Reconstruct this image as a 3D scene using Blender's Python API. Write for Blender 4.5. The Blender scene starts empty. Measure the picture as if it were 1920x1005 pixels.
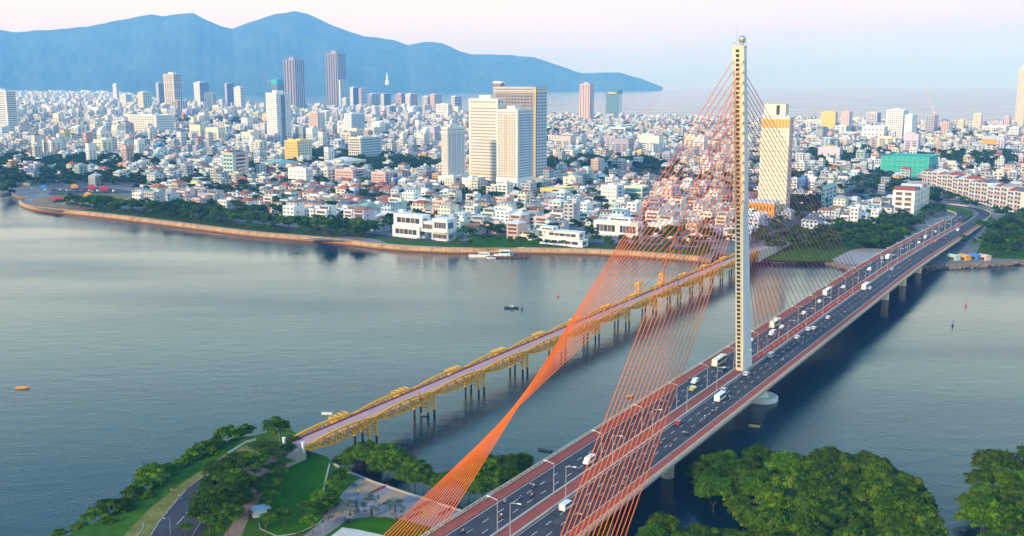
import bpy, bmesh, math, random
import numpy as np
from mathutils import Vector, Matrix
R = math.radians
rnd = random.Random(7)
sc = bpy.context.scene
COL = sc.collection

# ------------------------------------------------------------------ camera, sky, sun, exposure
CAM_H, FPX = 132.0, 1900.0
PITCH = math.atan(350.5 / FPX)
cam = bpy.data.cameras.new('camera')
cam.lens = 36.0 * FPX / 1920.0
cam.clip_start, cam.clip_end = 1.0, 200000.0
cam_o = bpy.data.objects.new('camera', cam)
COL.objects.link(cam_o)
cam_o.location = (0, 0, CAM_H)
cam_o.rotation_euler = (R(90) - PITCH, 0, 0)
sc.camera = cam_o

SUN = Vector((-0.62, -0.72, 0.34)).normalized()
world = bpy.data.worlds.new('World')
sc.world = world
world.use_nodes = True
wn, wl = world.node_tree.nodes, world.node_tree.links
wn.clear()
w_out = wn.new('ShaderNodeOutputWorld')
w_bg = wn.new('ShaderNodeBackground')
w_sky = wn.new('ShaderNodeTexSky')
w_sky.sky_type = 'NISHITA'
w_sky.sun_disc = False
w_sky.sun_elevation = math.asin(SUN.z)
w_sky.sun_rotation = math.atan2(SUN.x, SUN.y)
w_sky.dust_density = 2.0
w_sc = wn.new('ShaderNodeVectorMath'); w_sc.operation = 'SCALE'; w_sc.inputs['Scale'].default_value = 0.09
wl.new(w_sky.outputs[0], w_sc.inputs[0])
# twilight band round the whole horizon: blue earth shadow, pink belt, peach, an unseen band brightened to lift the water, then pale blue to the zenith
w_co = wn.new('ShaderNodeTexCoord')
w_sx = wn.new('ShaderNodeSeparateXYZ')
wl.new(w_co.outputs['Generated'], w_sx.inputs[0])
w_ns = wn.new('ShaderNodeTexNoise'); w_ns.inputs['Scale'].default_value = 3.0; w_ns.inputs['Detail'].default_value = 4
w_mp = wn.new('ShaderNodeMapping'); w_mp.inputs['Scale'].default_value = (1, 1, 9)
wl.new(w_co.outputs['Generated'], w_mp.inputs[0]); wl.new(w_mp.outputs[0], w_ns.inputs[0])
w_ad = wn.new('ShaderNodeMath'); w_ad.operation = 'MULTIPLY_ADD'
w_ad.inputs[1].default_value = 0.022; w_ad.inputs[2].default_value = -0.011
wl.new(w_ns.outputs[0], w_ad.inputs[0])
w_az = wn.new('ShaderNodeMath'); w_az.operation = 'MULTIPLY_ADD'      # towards the sunset side the bands lie lower
w_az.inputs[1].default_value = -0.040
wl.new(w_sx.outputs['X'], w_az.inputs[0]); wl.new(w_sx.outputs['Z'], w_az.inputs[2])
w_ad2 = wn.new('ShaderNodeMath'); w_ad2.operation = 'ADD'
wl.new(w_ad.outputs[0], w_ad2.inputs[0]); wl.new(w_az.outputs[0], w_ad2.inputs[1])
w_rp = wn.new('ShaderNodeValToRGB')
w_mr = wn.new('ShaderNodeMath'); w_mr.operation = 'POWER'; w_mr.use_clamp = True; w_mr.inputs[1].default_value = 0.5
wl.new(w_ad2.outputs[0], w_mr.inputs[0]); wl.new(w_mr.outputs[0], w_rp.inputs[0])
def ramp(node, stops):
    el = node.color_ramp.elements
    while len(el) > 1: el.remove(el[-1])
    for i, (p, c) in enumerate(stops):
        e = el[0] if i == 0 else el.new(p)
        e.position = p; e.color = (*c, 1)
ramp(w_rp, [(0.0, (0.42, 0.44, 0.82)), (0.14, (0.52, 0.50, 0.82)), (0.19, (0.68, 0.58, 0.80)), (0.235, (0.80, 0.67, 0.71)),
            (0.275, (0.89, 0.77, 0.58)), (0.33, (0.97, 0.92, 0.64)), (0.40, (1.32, 1.46, 1.32)), (0.48, (1.08, 1.40, 1.34)), (0.55, (0.60, 1.02, 1.12)), (0.62, (0.32, 0.72, 1.00)), (0.78, (0.16, 0.50, 0.92)), (1.0, (0.13, 0.38, 0.86))])
w_mx = wn.new('ShaderNodeMix'); w_mx.data_type = 'RGBA'; w_mx.inputs[0].default_value = 0.88
wl.new(w_sc.outputs[0], w_mx.inputs[6]); wl.new(w_rp.outputs[0], w_mx.inputs[7])
wl.new(w_mx.outputs[2], w_bg.inputs['Color'])
w_bg.inputs['Strength'].default_value = 1.0
wl.new(w_bg.outputs[0], w_out.inputs['Surface'])

sun = bpy.data.lights.new('sun', 'SUN')
sun.energy, sun.angle, sun.color = 3.1, R(6), (1.0, 0.87, 0.72)
sun_o = bpy.data.objects.new('sun', sun)
COL.objects.link(sun_o)
sun_o.rotation_euler = (-SUN).to_track_quat('-Z', 'Y').to_euler()
sc.view_settings.view_transform = 'Standard'
sc.view_settings.look = 'None'
sc.view_settings.gamma = 1.0
sc.view_settings.use_curve_mapping = False
sc.view_settings.exposure = 0.5
sc.cycles.max_bounces = 6
sc.cycles.volume_bounces = 3
sc.cycles.transparent_max_bounces = 8

# ------------------------------------------------------------------ helpers
cP, sP = math.cos(PITCH), math.sin(PITCH)
def G(x, y, z=0.0):
    """where the sight line through a point of the 1920 x 1005 photograph meets the level z"""
    a, b = (x - 960.0) / FPX, -(y - 502.5) / FPX
    d = Vector((a, cP + b * sP, -sP + b * cP))
    return Vector((0, 0, CAM_H)) + d * ((z - CAM_H) / d.z)
def PX(p):
    f = p[1] * cP - (p[2] - CAM_H) * sP
    return 960 + FPX * p[0] / f, 502.5 - FPX * (p[1] * sP + (p[2] - CAM_H) * cP) / f
AZ = R(31.9)
U2, V2 = Vector((math.sin(AZ), math.cos(AZ))), Vector((math.cos(AZ), -math.sin(AZ)))
ORG = U2 * 400 - V2 * 135
def W(u, v, z=0.0):
    p = ORG + U2 * u + V2 * v
    return Vector((p.x, p.y, z))
def UV(p):
    q = Vector((p[0], p[1])) - ORG
    return q.dot(U2), q.dot(V2)
ROT = math.pi / 2 - AZ            # local +X runs along the bridges, local -Y is their right side

def tag(o, label=None, cat=None, group=None, kind=None):
    if label: o['label'] = label
    if cat: o['category'] = cat
    if group: o['group'] = group
    if kind: o['kind'] = kind
    return o
def empty(name, loc=(0, 0, 0), rz=0.0):
    o = bpy.data.objects.new(name, None)
    o.location = loc; o.rotation_euler = (0, 0, rz)
    o.empty_display_size = 0.5
    COL.objects.link(o)
    return o
def put(name, mesh, parent=None, loc=(0, 0, 0), rz=0.0, scale=None):
    o = bpy.data.objects.new(name, mesh)
    o.location = loc
    if rz: o.rotation_euler = (0, 0, rz)
    if scale: o.scale = scale
    if parent: o.parent = parent
    COL.objects.link(o)
    return o
def copy_tree(o, parent=None):
    c = o.copy(); c.parent = parent
    COL.objects.link(c)
    for ch in list(o.children): copy_tree(ch, c)
    return c
NTH = 'zeroth first second third fourth fifth sixth seventh eighth ninth tenth eleventh twelfth'.split()
def nth(i):
    if i < len(NTH): return NTH[i]
    return '%d%s' % (i, 'th' if 10 <= i % 100 <= 20 else {1: 'st', 2: 'nd', 3: 'rd'}.get(i % 10, 'th'))

class MB:
    """collects shapes and links them as one mesh"""
    def __init__(s): s.v, s.f, s.m = [], [], []
    def poly(s, pts, m=0):
        n = len(s.v); s.v += [tuple(p) for p in pts]; s.f.append(tuple(range(n, n + len(pts)))); s.m.append(m); return s
    def box(s, x0, x1, y0, y1, z0, z1, m=0):
        n = len(s.v)
        s.v += [(x0,y0,z0),(x1,y0,z0),(x1,y1,z0),(x0,y1,z0),(x0,y0,z1),(x1,y0,z1),(x1,y1,z1),(x0,y1,z1)]
        for q in ((3,2,1,0),(4,5,6,7),(0,1,5,4),(1,2,6,5),(2,3,7,6),(3,0,4,7)):
            s.f.append(tuple(n + i for i in q)); s.m.append(m)
        return s
    def prism(s, pts, z0, z1, m=0, mt=None):
        """upright prism on a ground plan (counter-clockwise)"""
        n, k = len(s.v), len(pts)
        s.v += [(p[0], p[1], z0) for p in pts] + [(p[0], p[1], z1) for p in pts]
        for i in range(k):
            j = (i + 1) % k
            s.f.append((n + i, n + j, n + k + j, n + k + i)); s.m.append(m)
        s.f.append(tuple(range(n + k, n + 2 * k))); s.m.append(m if mt is None else mt)
        s.f.append(tuple(range(n + k - 1, n - 1, -1))); s.m.append(m)
        return s
    def extrude_y(s, prof, y0, y1, m=0):
        """profile in x,z carried from y0 to y1"""
        n, k = len(s.v), len(prof)
        s.v += [(p[0], y0, p[1]) for p in prof] + [(p[0], y1, p[1]) for p in prof]
        for i in range(k):
            j = (i + 1) % k
            s.f.append((n + i, n + j, n + k + j, n + k + i)); s.m.append(m)
        s.f.append(tuple(range(n + k - 1, n - 1, -1))); s.m.append(m)
        s.f.append(tuple(range(n + k, n + 2 * k))); s.m.append(m)
        return s
    def tube(s, a, b, r, n=6, m=0, r2=None):
        a, b = Vector(a), Vector(b)
        d = (b - a).normalized()
        x = d.orthogonal().normalized(); y = d.cross(x)
        k = len(s.v); r2 = r if r2 is None else r2
        for p, rr in ((a, r), (b, r2)):
            for i in range(n):
                t = 2 * math.pi * i / n
                s.v.append(tuple(p + x * (rr * math.cos(t)) + y * (rr * math.sin(t))))
        for i in range(n):
            j = (i + 1) % n
            s.f.append((k + i, k + j, k + n + j, k + n + i)); s.m.append(m)
        s.f.append(tuple(range(k + n - 1, k - 1, -1))); s.m.append(m)
        s.f.append(tuple(range(k + n, k + 2 * n))); s.m.append(m)
        return s
    def lathe(s, prof, n=12, m=0, at=(0, 0, 0)):
        k = len(s.v)
        for r, z in prof:
            for i in range(n):
                t = 2 * math.pi * i / n
                s.v.append((at[0] + r * math.cos(t), at[1] + r * math.sin(t), at[2] + z))
        for a in range(len(prof) - 1):
            for i in range(n):
                j = (i + 1) % n
                s.f.append((k + a * n + i, k + a * n + j, k + a * n + n + j, k + a * n + n + i)); s.m.append(m)
        s.f.append(tuple(range(k + n - 1, k - 1, -1))); s.m.append(m)
        q = k + (len(prof) - 1) * n
        s.f.append(tuple(range(q, q + n))); s.m.append(m)
        return s
    def mesh(s, name, mats):
        me = bpy.data.meshes.new(name)
        me.from_pydata(s.v, [], s.f)
        if not isinstance(mats, (list, tuple)): mats = [mats]
        for m in mats: me.materials.append(m)
        if len(mats) > 1: me.polygons.foreach_set('material_index', s.m)
        me.update()
        return me
    def build(s, name, mats, parent=None, loc=(0, 0, 0), rz=0.0):
        return put(name, s.mesh(name, mats), parent, loc, rz)

# ------------------------------------------------------------------ materials
def mat(name, rgb, rough=0.7, var=0.18, scale=0.6, bump=0.0, metal=0.0, streak=False, spec=None, rvar=0.0, coat=0.0):
    m = bpy.data.materials.new(name); m.use_nodes = True
    nt = m.node_tree; b = nt.nodes['Principled BSDF']
    b.inputs['Roughness'].default_value = rough
    b.inputs['Metallic'].default_value = metal
    b.inputs['Specular IOR Level'].default_value = spec if spec is not None else (0.5 if rough < 0.5 else 0.2)
    if coat: b.inputs['Coat Weight'].default_value = coat
    g = nt.nodes.new('ShaderNodeNewGeometry')
    mp = nt.nodes.new('ShaderNodeMapping'); mp.inputs['Scale'].default_value = (1, 1, 0.2 if streak else 1)
    nt.links.new(g.outputs['Position'], mp.inputs[0])
    n = nt.nodes.new('ShaderNodeTexNoise'); n.inputs['Scale'].default_value = scale; n.inputs['Detail'].default_value = 5
    n.inputs['Roughness'].default_value = 0.65
    nt.links.new(mp.outputs[0], n.inputs['Vector'])
    r = nt.nodes.new('ShaderNodeValToRGB')
    ramp(r, [(0.25, tuple(c * (1 - var) for c in rgb)), (0.75, tuple(min(1, c * (1 + var)) for c in rgb))])
    nt.links.new(n.outputs[0], r.inputs[0])
    src = r.outputs[0]
    if rvar:                                   # each copy a little lighter or darker
        oi = nt.nodes.new('ShaderNodeObjectInfo')
        mr = nt.nodes.new('ShaderNodeMapRange'); mr.inputs[3].default_value = 1 - rvar; mr.inputs[4].default_value = 1 + rvar
        nt.links.new(oi.outputs['Random'], mr.inputs[0])
        vm = nt.nodes.new('ShaderNodeVectorMath'); vm.operation = 'SCALE'
        nt.links.new(src, vm.inputs[0]); nt.links.new(mr.outputs[0], vm.inputs['Scale'])
        src = vm.outputs[0]
    nt.links.new(src, b.inputs['Base Color'])
    if bump:
        bp = nt.nodes.new('ShaderNodeBump'); bp.inputs['Strength'].default_value = bump; bp.inputs['Distance'].default_value = 0.3
        nt.links.new(n.outputs[0], bp.inputs['Height']); nt.links.new(bp.outputs[0], b.inputs['Normal'])
    return m
def attr_mat(name, attr, rough=0.8, var=0.12, scale=0.4):
    """colour comes from a face attribute of the mesh"""
    m = bpy.data.materials.new(name); m.use_nodes = True
    nt = m.node_tree; b = nt.nodes['Principled BSDF']; b.inputs['Roughness'].default_value = rough
    a = nt.nodes.new('ShaderNodeAttribute'); a.attribute_name = attr
    g = nt.nodes.new('ShaderNodeNewGeometry')
    n = nt.nodes.new('ShaderNodeTexNoise'); n.inputs['Scale'].default_value = scale; n.inputs['Detail'].default_value = 4
    nt.links.new(g.outputs['Position'], n.inputs['Vector'])
    mr = nt.nodes.new('ShaderNodeMapRange'); mr.inputs[1].default_value = 0.3; mr.inputs[2].default_value = 0.7
    mr.inputs[3].default_value = 1 - var; mr.inputs[4].default_value = 1 + var
    nt.links.new(n.outputs[0], mr.inputs[0])
    vm = nt.nodes.new('ShaderNodeVectorMath'); vm.operation = 'SCALE'
    nt.links.new(a.outputs['Color'], vm.inputs[0]); nt.links.new(mr.outputs[0], vm.inputs['Scale'])
    nt.links.new(vm.outputs[0], b.inputs['Base Color'])
    return m
def leaf_mat(name, dark, light, rvar=0.34):
    m = bpy.data.materials.new(name); m.use_nodes = True
    nt = m.node_tree; b = nt.nodes['Principled BSDF']
    b.inputs['Roughness'].default_value = 0.8; b.inputs['Specular IOR Level'].default_value = 0.06
    a = nt.nodes.new('ShaderNodeAttribute'); a.attribute_name = 'tint'
    r = nt.nodes.new('ShaderNodeValToRGB'); ramp(r, [(0.0, dark), (0.55, tuple((a_ + b_) * 0.42 for a_, b_ in zip(dark, light))), (1.0, light)])
    nt.links.new(a.outputs['Fac'], r.inputs[0])
    oi = nt.nodes.new('ShaderNodeObjectInfo')
    mr = nt.nodes.new('ShaderNodeMapRange'); mr.inputs[3].default_value = 1 - rvar; mr.inputs[4].default_value = 1 + rvar
    nt.links.new(oi.outputs['Random'], mr.inputs[0])
    vm = nt.nodes.new('ShaderNodeVectorMath'); vm.operation = 'SCALE'
    nt.links.new(r.outputs[0], vm.inputs[0]); nt.links.new(mr.outputs[0], vm.inputs['Scale'])
    nt.links.new(vm.outputs[0], b.inputs['Base Color'])
    return m
M = dict(
    asphalt=mat('asphalt', (0.056, 0.059, 0.074), 0.85, 0.4, 0.09, 0.05),
    red_paving=mat('red_paving', (0.36, 0.085, 0.062), 0.85, 0.22, 0.7),
    concrete=mat('concrete', (0.36, 0.34, 0.32), 0.85, 0.15, 0.3, streak=True),
    pale_concrete=mat('pale_concrete', (0.60, 0.57, 0.52), 0.8, 0.15, 0.4, streak=True),
    cream=mat('cream_paint', (0.84, 0.74, 0.52), 0.6, 0.10, 0.25, streak=True),
    pylon_grey=mat('pylon_grey', (0.76, 0.75, 0.78), 0.65, 0.12, 0.2, streak=True),  # shaft sides: shade of the faces turned from the sun put into the colour
    dark=mat('dark_opening', (0.055, 0.052, 0.045), 0.5, 0.2),
    glass=mat('window_glass', (0.045, 0.06, 0.08), 0.15, 0.4, 0.15),
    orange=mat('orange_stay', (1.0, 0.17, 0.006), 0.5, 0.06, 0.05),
    maroon=mat('maroon_stay', (0.62, 0.10, 0.045), 0.5, 0.06, 0.05),  # front stays: shaded side of the orange cables put into the colour
    marking=mat('road_paint', (0.75, 0.75, 0.73), 0.7, 0.15, 1.5),
    rail=mat('rail_paint', (0.66, 0.55, 0.42), 0.6, 0.12, 0.5),
    steel=mat('galvanised_steel', (0.45, 0.46, 0.48), 0.45, 0.1, 1, metal=0.4),
    yellow=mat('yellow_steel', (0.98, 0.42, 0.0), 0.55, 0.14, 0.4, streak=True),
    yellow_pale=mat('yellow_steel_pale', (0.92, 0.54, 0.07), 0.6, 0.14, 0.5, streak=True),
    lilac_road=mat('bridge_walk', (0.52, 0.31, 0.32), 0.85, 0.12, 0.5),
    maroon_strip=mat('maroon_strip', (0.24, 0.05, 0.07), 0.85, 0.15, 0.6),
    pile=mat('dark_pile', (0.04, 0.035, 0.035), 0.8, 0.3, 1.0),
    white=mat('white_paint', (0.80, 0.79, 0.77), 0.6, 0.06, 0.4, streak=True),
    bark=mat('bark', (0.14, 0.10, 0.07), 0.9, 0.3, 2.0, 0.3),
    stone_tan=mat('tan_stone', (0.46, 0.28, 0.14), 0.85, 0.4, 0.12, 0.1, streak=True),
    stone_brown=mat('wet_stone', (0.26, 0.12, 0.045), 0.8, 0.25, 0.5),
    rock=mat('rock', (0.22, 0.18, 0.15), 0.9, 0.35, 0.5, 0.4),
    promenade=mat('promenade_paving', (0.36, 0.31, 0.30), 0.85, 0.15, 0.4),
    grass=mat('grass', (0.050, 0.120, 0.010), 0.95, 0.45, 0.22, 0.2, spec=0.03),
    lawn=mat('lawn', (0.036, 0.125, 0.003), 0.95, 0.28, 0.18, 0.1, spec=0.03),
    dry_grass=mat('dry_grass', (0.20, 0.185, 0.05), 0.95, 0.45, 0.3, 0.2, spec=0.03),
    soil=mat('soil', (0.27, 0.19, 0.12), 0.95, 0.3, 0.15, 0.2),
    city_ground=mat('city_ground', (0.20, 0.20, 0.20), 0.9, 0.35, 0.02),
    plaza=mat('plaza_paving', (0.25, 0.22, 0.235), 0.85, 0.16, 0.5),
    plaza_tan=mat('plaza_gravel', (0.36, 0.245, 0.155), 0.9, 0.2, 0.8),
    path=mat('park_path', (0.30, 0.21, 0.18), 0.9, 0.2, 0.6),
)
# ------------------------------------------------------------------ water, land, mountain
def sheet(name, pts, z, m, z0=None, kind='structure', mside=None):
    """flat ground piece on a plan outline; with z0 it gets sides down to that level"""
    bm = bmesh.new()
    top = [bm.verts.new((p[0], p[1], z)) for p in pts]
    edges = [bm.edges.new((top[i], top[(i + 1) % len(top)])) for i in range(len(top))]
    bmesh.ops.triangle_fill(bm, use_beauty=True, edges=edges)
    for f in bm.faces:
        f.normal_update()
        if f.normal.z < 0: f.normal_flip()
    if z0 is not None:
        low = [bm.verts.new((p[0], p[1], z0)) for p in pts]
        for i in range(len(top)):
            j = (i + 1) % len(top)
            f = bm.faces.new((top[i], top[j], low[j], low[i]))
            f.material_index = 1 if mside else 0
    me = bpy.data.meshes.new(name); bm.to_mesh(me); bm.free()
    me.materials.append(m)
    if mside: me.materials.append(mside)
    o = put(name, me)
    if kind: o['kind'] = kind
    return o
def smooth_line(pts, n=6):
    """Catmull-Rom through the points"""
    out = []
    P = [Vector(p) for p in pts]
    for i in range(len(P) - 1):
        a, b, c, d = P[max(i - 1, 0)], P[i], P[i + 1], P[min(i + 2, len(P) - 1)]
        for k in range(n):
            t = k / n
            out.append(0.5 * ((2 * b) + (c - a) * t + (2 * a - 5 * b + 4 * c - d) * t * t + (3 * b - a - 3 * c + d) * t ** 3))
    out.append(P[-1])
    return out

def water_material():
    m = bpy.data.materials.new('river_water'); m.use_nodes = True
    nt = m.node_tree; b = nt.nodes['Principled BSDF']
    b.inputs['IOR'].default_value = 1.33
    g = nt.nodes.new('ShaderNodeNewGeometry')
    def noise(scale, detail, sc=(1, 1, 1), rot=0):
        mp = nt.nodes.new('ShaderNodeMapping'); mp.inputs['Scale'].default_value = sc; mp.inputs['Rotation'].default_value = (0, 0, rot)
        nt.links.new(g.outputs['Position'], mp.inputs[0])
        n = nt.nodes.new('ShaderNodeTexNoise'); n.inputs['Scale'].default_value = scale; n.inputs['Detail'].default_value = detail
        nt.links.new(mp.outputs[0], n.inputs['Vector'])
        return n
    big = noise(0.006, 5, (0.45, 1.6, 1), 0.15)
    cr = nt.nodes.new('ShaderNodeValToRGB'); ramp(cr, [(0.3, (0.002, 0.026, 0.044)), (0.7, (0.005, 0.038, 0.054))])
    nt.links.new(big.outputs[0], cr.inputs[0]); nt.links.new(cr.outputs[0], b.inputs['Base Color'])
    rr = nt.nodes.new('ShaderNodeMapRange'); rr.inputs[1].default_value = 0.35; rr.inputs[2].default_value = 0.65
    rr.inputs[3].default_value = 0.09; rr.inputs[4].default_value = 0.24
    nt.links.new(big.outputs[0], rr.inputs[0]); nt.links.new(rr.outputs[0], b.inputs['Roughness'])
    fine = noise(0.55, 3, (1, 1.7, 1), 0.5)
    mid = noise(0.09, 3, (0.8, 1.8, 1), -0.3)
    bp = nt.nodes.new('ShaderNodeBump'); bp.inputs['Strength'].default_value = 0.22; bp.inputs['Distance'].default_value = 0.6
    nt.links.new(fine.outputs[0], bp.inputs['Height'])
    bp2 = nt.nodes.new('ShaderNodeBump'); bp2.inputs['Strength'].default_value = 0.06; bp2.inputs['Distance'].default_value = 2.0
    nt.links.new(mid.outputs[0], bp2.inputs['Height']); nt.links.new(bp.outputs[0], bp2.inputs['Normal'])
    st = nt.nodes.new('ShaderNodeMapRange'); st.inputs[1].default_value = 0.35; st.inputs[2].default_value = 0.65
    st.inputs[3].default_value = 0.06; st.inputs[4].default_value = 0.24                     # wind lanes: smoother and rougher water
    nt.links.new(big.outputs[0], st.inputs[0]); nt.links.new(st.outputs[0], bp.inputs['Strength'])
    nt.links.new(bp2.outputs[0], b.inputs['Normal'])
    return m
M['water'] = water_material()
far = 30000
put('water', MB().poly([(-far, -3000, 0), (far, -3000, 0), (far, far, 0), (-far, far, 0)]).mesh('water', M['water']))['kind'] = 'structure'

LAND = 3.2                                   # level of the far bank
shore_px = [(93, 397), (213, 410), (333, 425), (467, 442), (560, 450), (640, 457), (723, 467), (807, 472.5), (880, 474.5), (1007, 474.5), (1140, 478), (1280, 488), (1333, 493)]
shore = smooth_line([G(x, y).xy.to_3d() for x, y in shore_px], 6)
west_tip = smooth_line([G(x, y).xy.to_3d() for x, y in [(93, 397), (62, 393), (42, 386), (42, 378), (58, 374), (40, 373), (22, 367), (24, 361), (12, 366), (-60, 368), (-500, 372)]], 5)
cove = smooth_line([G(x, y).xy.to_3d() for x, y in [(1333, 493), (1345, 484), (1375, 482), (1402, 489), (1455, 493), (1530, 493), (1562, 498), (1588, 506), (1640, 514), (1720, 508), (1780, 503), (1840, 500), (1900, 496), (2060, 486), (2400, 470)]], 5)
coast_px = [(2500, 262), (2200, 250), (1920, 240), (1600, 233), (1400, 230), (1200, 226), (1000, 222), (860, 218), (700, 211), (600, 208), (480, 205), (350, 199), (262, 189), (236, 180), (205, 172), (0, 171), (-300, 171), (-900, 180), (-900, 300)]
coast = [G(x, y).xy.to_3d() for x, y in coast_px]
outline = list(reversed(west_tip)) + shore[1:] + cove[1:] + coast
sheet('far_bank_ground', [(p.x, p.y) for p in outline], LAND, M['city_ground'], -2.0, mside=M['rock'])

# the mountain beyond the bay
ridge = [(-420, 80), (-300, 72), (-100, 60), (0, 57), (40, 62), (100, 58), (170, 53), (230, 42), (290, 30), (312, 33), (345, 29), (370, 28), (388, 37), (420, 52), (441, 57), (470, 45), (520, 31), (556, 24), (582, 29), (620, 47), (660, 62), (682, 69), (740, 77), (766, 86), (800, 82), (830, 83), (862, 97), (882, 103), (920, 102), (960, 105), (1002, 108), (1042, 122), (1092, 138), (1120, 136), (1160, 136), (1202, 147), (1226, 156), (1243, 164.5)]
rx, ry = np.array([p[0] for p in ridge], float), np.array([p[1] for p in ridge], float)
def fbm(x, y, seed, octv=5):
    r = np.random.RandomState(seed); out = np.zeros_like(x); a, f = 1.0, 1.0
    for _ in range(octv):
        for _k in range(3):
            t = r.rand() * 6.283; ph = r.rand() * 6.283
            out += a / 3 * np.sin(f * (x * math.cos(t) + y * math.sin(t)) + ph)
        a *= 0.52; f *= 2.03
    return out
def build_mountain():
    xs = np.linspace(-420, 1243, 420); T = np.linspace(0, 1.6, 54)
    X, TT = np.meshgrid(xs, T, indexing='ij')
    y = np.interp(X, rx, ry) + fbm(X * 0.09, X * 0, 3, 4) * 0.9
    dist = 12600 + (X + 420) / 1663 * 2300                                    # distance of the crest
    f = 1932.0
    H = np.maximum((152 - y) / f * dist + CAM_H, 1.0)
    depth = np.clip(H * 3.6, 250, 3000)
    D = dist - depth * (1 - TT)
    t = np.clip(TT, 0, 1)
    prof = np.where(TT <= 1, (0.55 * t + 0.45 * (1 - np.cos(t * math.pi)) / 2), 1 - (TT - 1) * 1.2)
    az = (X - 960) / f
    wx, wy = az * D, D
    n = fbm(wx * 0.0030, wy * 0.0022, 11, 5) + 0.8 * np.abs(fbm(wx * 0.0021, wy * 0.0008, 21, 4))
    Z = H * prof + n * H * 0.15 * np.sin(np.clip(t, 0, 1) * math.pi) - 6 * (1 - t)
    v = np.stack([wx, wy, Z], -1).reshape(-1, 3)
    a, b = X.shape
    i = np.arange(a * b).reshape(a, b)
    q = np.stack([i[:-1, :-1], i[1:, :-1], i[1:, 1:], i[:-1, 1:]], -1).reshape(-1, 4)
    me = bpy.data.meshes.new('mountain'); me.from_pydata(v.tolist(), [], q.tolist())
    me.polygons.foreach_set('use_smooth', [True] * len(q))
    me.materials.append(mat('forest', (0.050, 0.085, 0.030), 0.95, 0.6, 0.004, 0.8, spec=0.02))
    put('mountain', me)['kind'] = 'structure'
build_mountain()

# blue evening air over the river, the city and the bay
hz = bpy.data.materials.new('haze'); hz.use_nodes = True
hn = hz.node_tree.nodes; hn.clear()
ho = hn.new('ShaderNodeOutputMaterial'); hv = hn.new('ShaderNodeVolumePrincipled')
hv.inputs['Color'].default_value = (0.14, 0.40, 1.0, 1)
hv.inputs['Absorption Color'].default_value = (1, 1, 1, 1)
hv.inputs['Density'].default_value = 1.1e-4
hv.inputs['Anisotropy'].default_value = -0.15
hz.node_tree.links.new(hv.outputs[0], ho.inputs['Volume'])
hb = put('haze', MB().box(-far - 500, far + 500, -3500, far + 500, -3.5, 1250).mesh('haze', hz))
tag(hb, kind='stuff')
# ------------------------------------------------------------------ cable-stayed bridge
DECK = 13.0
def deck_z(u):
    """level stretch over the river, then down to the far bank"""
    if u < 240: return DECK
    t = min((u - 240) / 470.0, 1.0)
    return DECK - (DECK - LAND - 0.4) * (t * t * (3 - 2 * t))
def strip(us, va, vb, dz=0.0):
    """road ribbon between two side lines given as functions of u (local bridge axes)"""
    mb = MB()
    for a, b in zip(us[:-1], us[1:]):
        mb.poly([(a, -va(a), deck_z(a) + dz), (a, -vb(a), deck_z(a) + dz), (b, -vb(b), deck_z(b) + dz), (b, -va(b), deck_z(b) + dz)])
    return mb
def wall_strip(us, va, vb, z0, z1, m=0, mb=None):
    mb = mb or MB()
    for a, b in zip(us[:-1], us[1:]):
        za, zb = deck_z(a), deck_z(b)
        p = [(a, -va(a)), (a, -vb(a)), (b, -vb(b)), (b, -va(b))]
        zz = [za, za, zb, zb]
        lo = [(q[0], q[1], h + z0) for q, h in zip(p, zz)]; hi = [(q[0], q[1], h + z1) for q, h in zip(p, zz)]
        mb.poly(hi, m); mb.poly(lo[::-1], m)
        mb.poly([lo[0], lo[3], hi[3], hi[0]][::-1], m); mb.poly([lo[1], lo[2], hi[2], hi[1]], m)
    mb.poly([lo[2], lo[3], hi[3], hi[2]], m)
    return mb
k_ = lambda c: (lambda u: c)
BR = empty('cable_stayed_bridge', (ORG.x, ORG.y, 0), ROT)
tag(BR, 'long road bridge with one tall leaning pylon and fans of orange stay cables', 'bridge')
U0, U1 = -330.0, 600.0
us = [U0] + list(np.arange(-300, 601, 12.0))
us_s = [U0, 236.0] + list(np.arange(248, 601, 12.0))
HW = 17.6
# box girder: wide slab on a narrower keel
gd = MB()
for a, b in zip(us_s[:-1], us_s[1:]):
    za, zb = deck_z(a), deck_z(b)
    prof = [(-HW, -0.05), (-HW, -0.85), (-9, -2.6), (9, -2.6), (HW, -0.85), (HW, -0.05)]
    for (p0, q0), (p1, q1) in zip(prof[:-1], prof[1:]):
        gd.poly([(a, -p0, za + q0), (b, -p0, zb + q0), (b, -p1, zb + q1), (a, -p1, za + q1)][::-1])
    gd.poly([(a, HW, za - 0.05), (a, -HW, za - 0.05), (b, -HW, zb - 0.05), (b, HW, zb - 0.05)])
gd.build('girder', M['concrete'], BR)
gap_l, gap_r = k_(-13.1), k_(14.4)
for va, vb in ((-13.6, -2.5), (2.5, 13.7)):
    strip(us_s, k_(va), k_(vb)).build('carriageway', M['asphalt'], BR)
for va, vb in ((-17.3, -13.6), (13.7, 17.3)):
    wall_strip(us_s, k_(va), k_(vb), -0.02, 0.16).build('footway', M['red_paving'], BR)
wall_strip(us_s, k_(-2.5), k_(2.5), -0.02, 0.20).build('median', M['red_paving'], BR)
for v in (-2.35, 2.35):
    wall_strip(us_s, k_(v - 0.14), k_(v + 0.14), 0.20, 0.75).build('median_barrier', M['pale_concrete'], BR)
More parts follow.
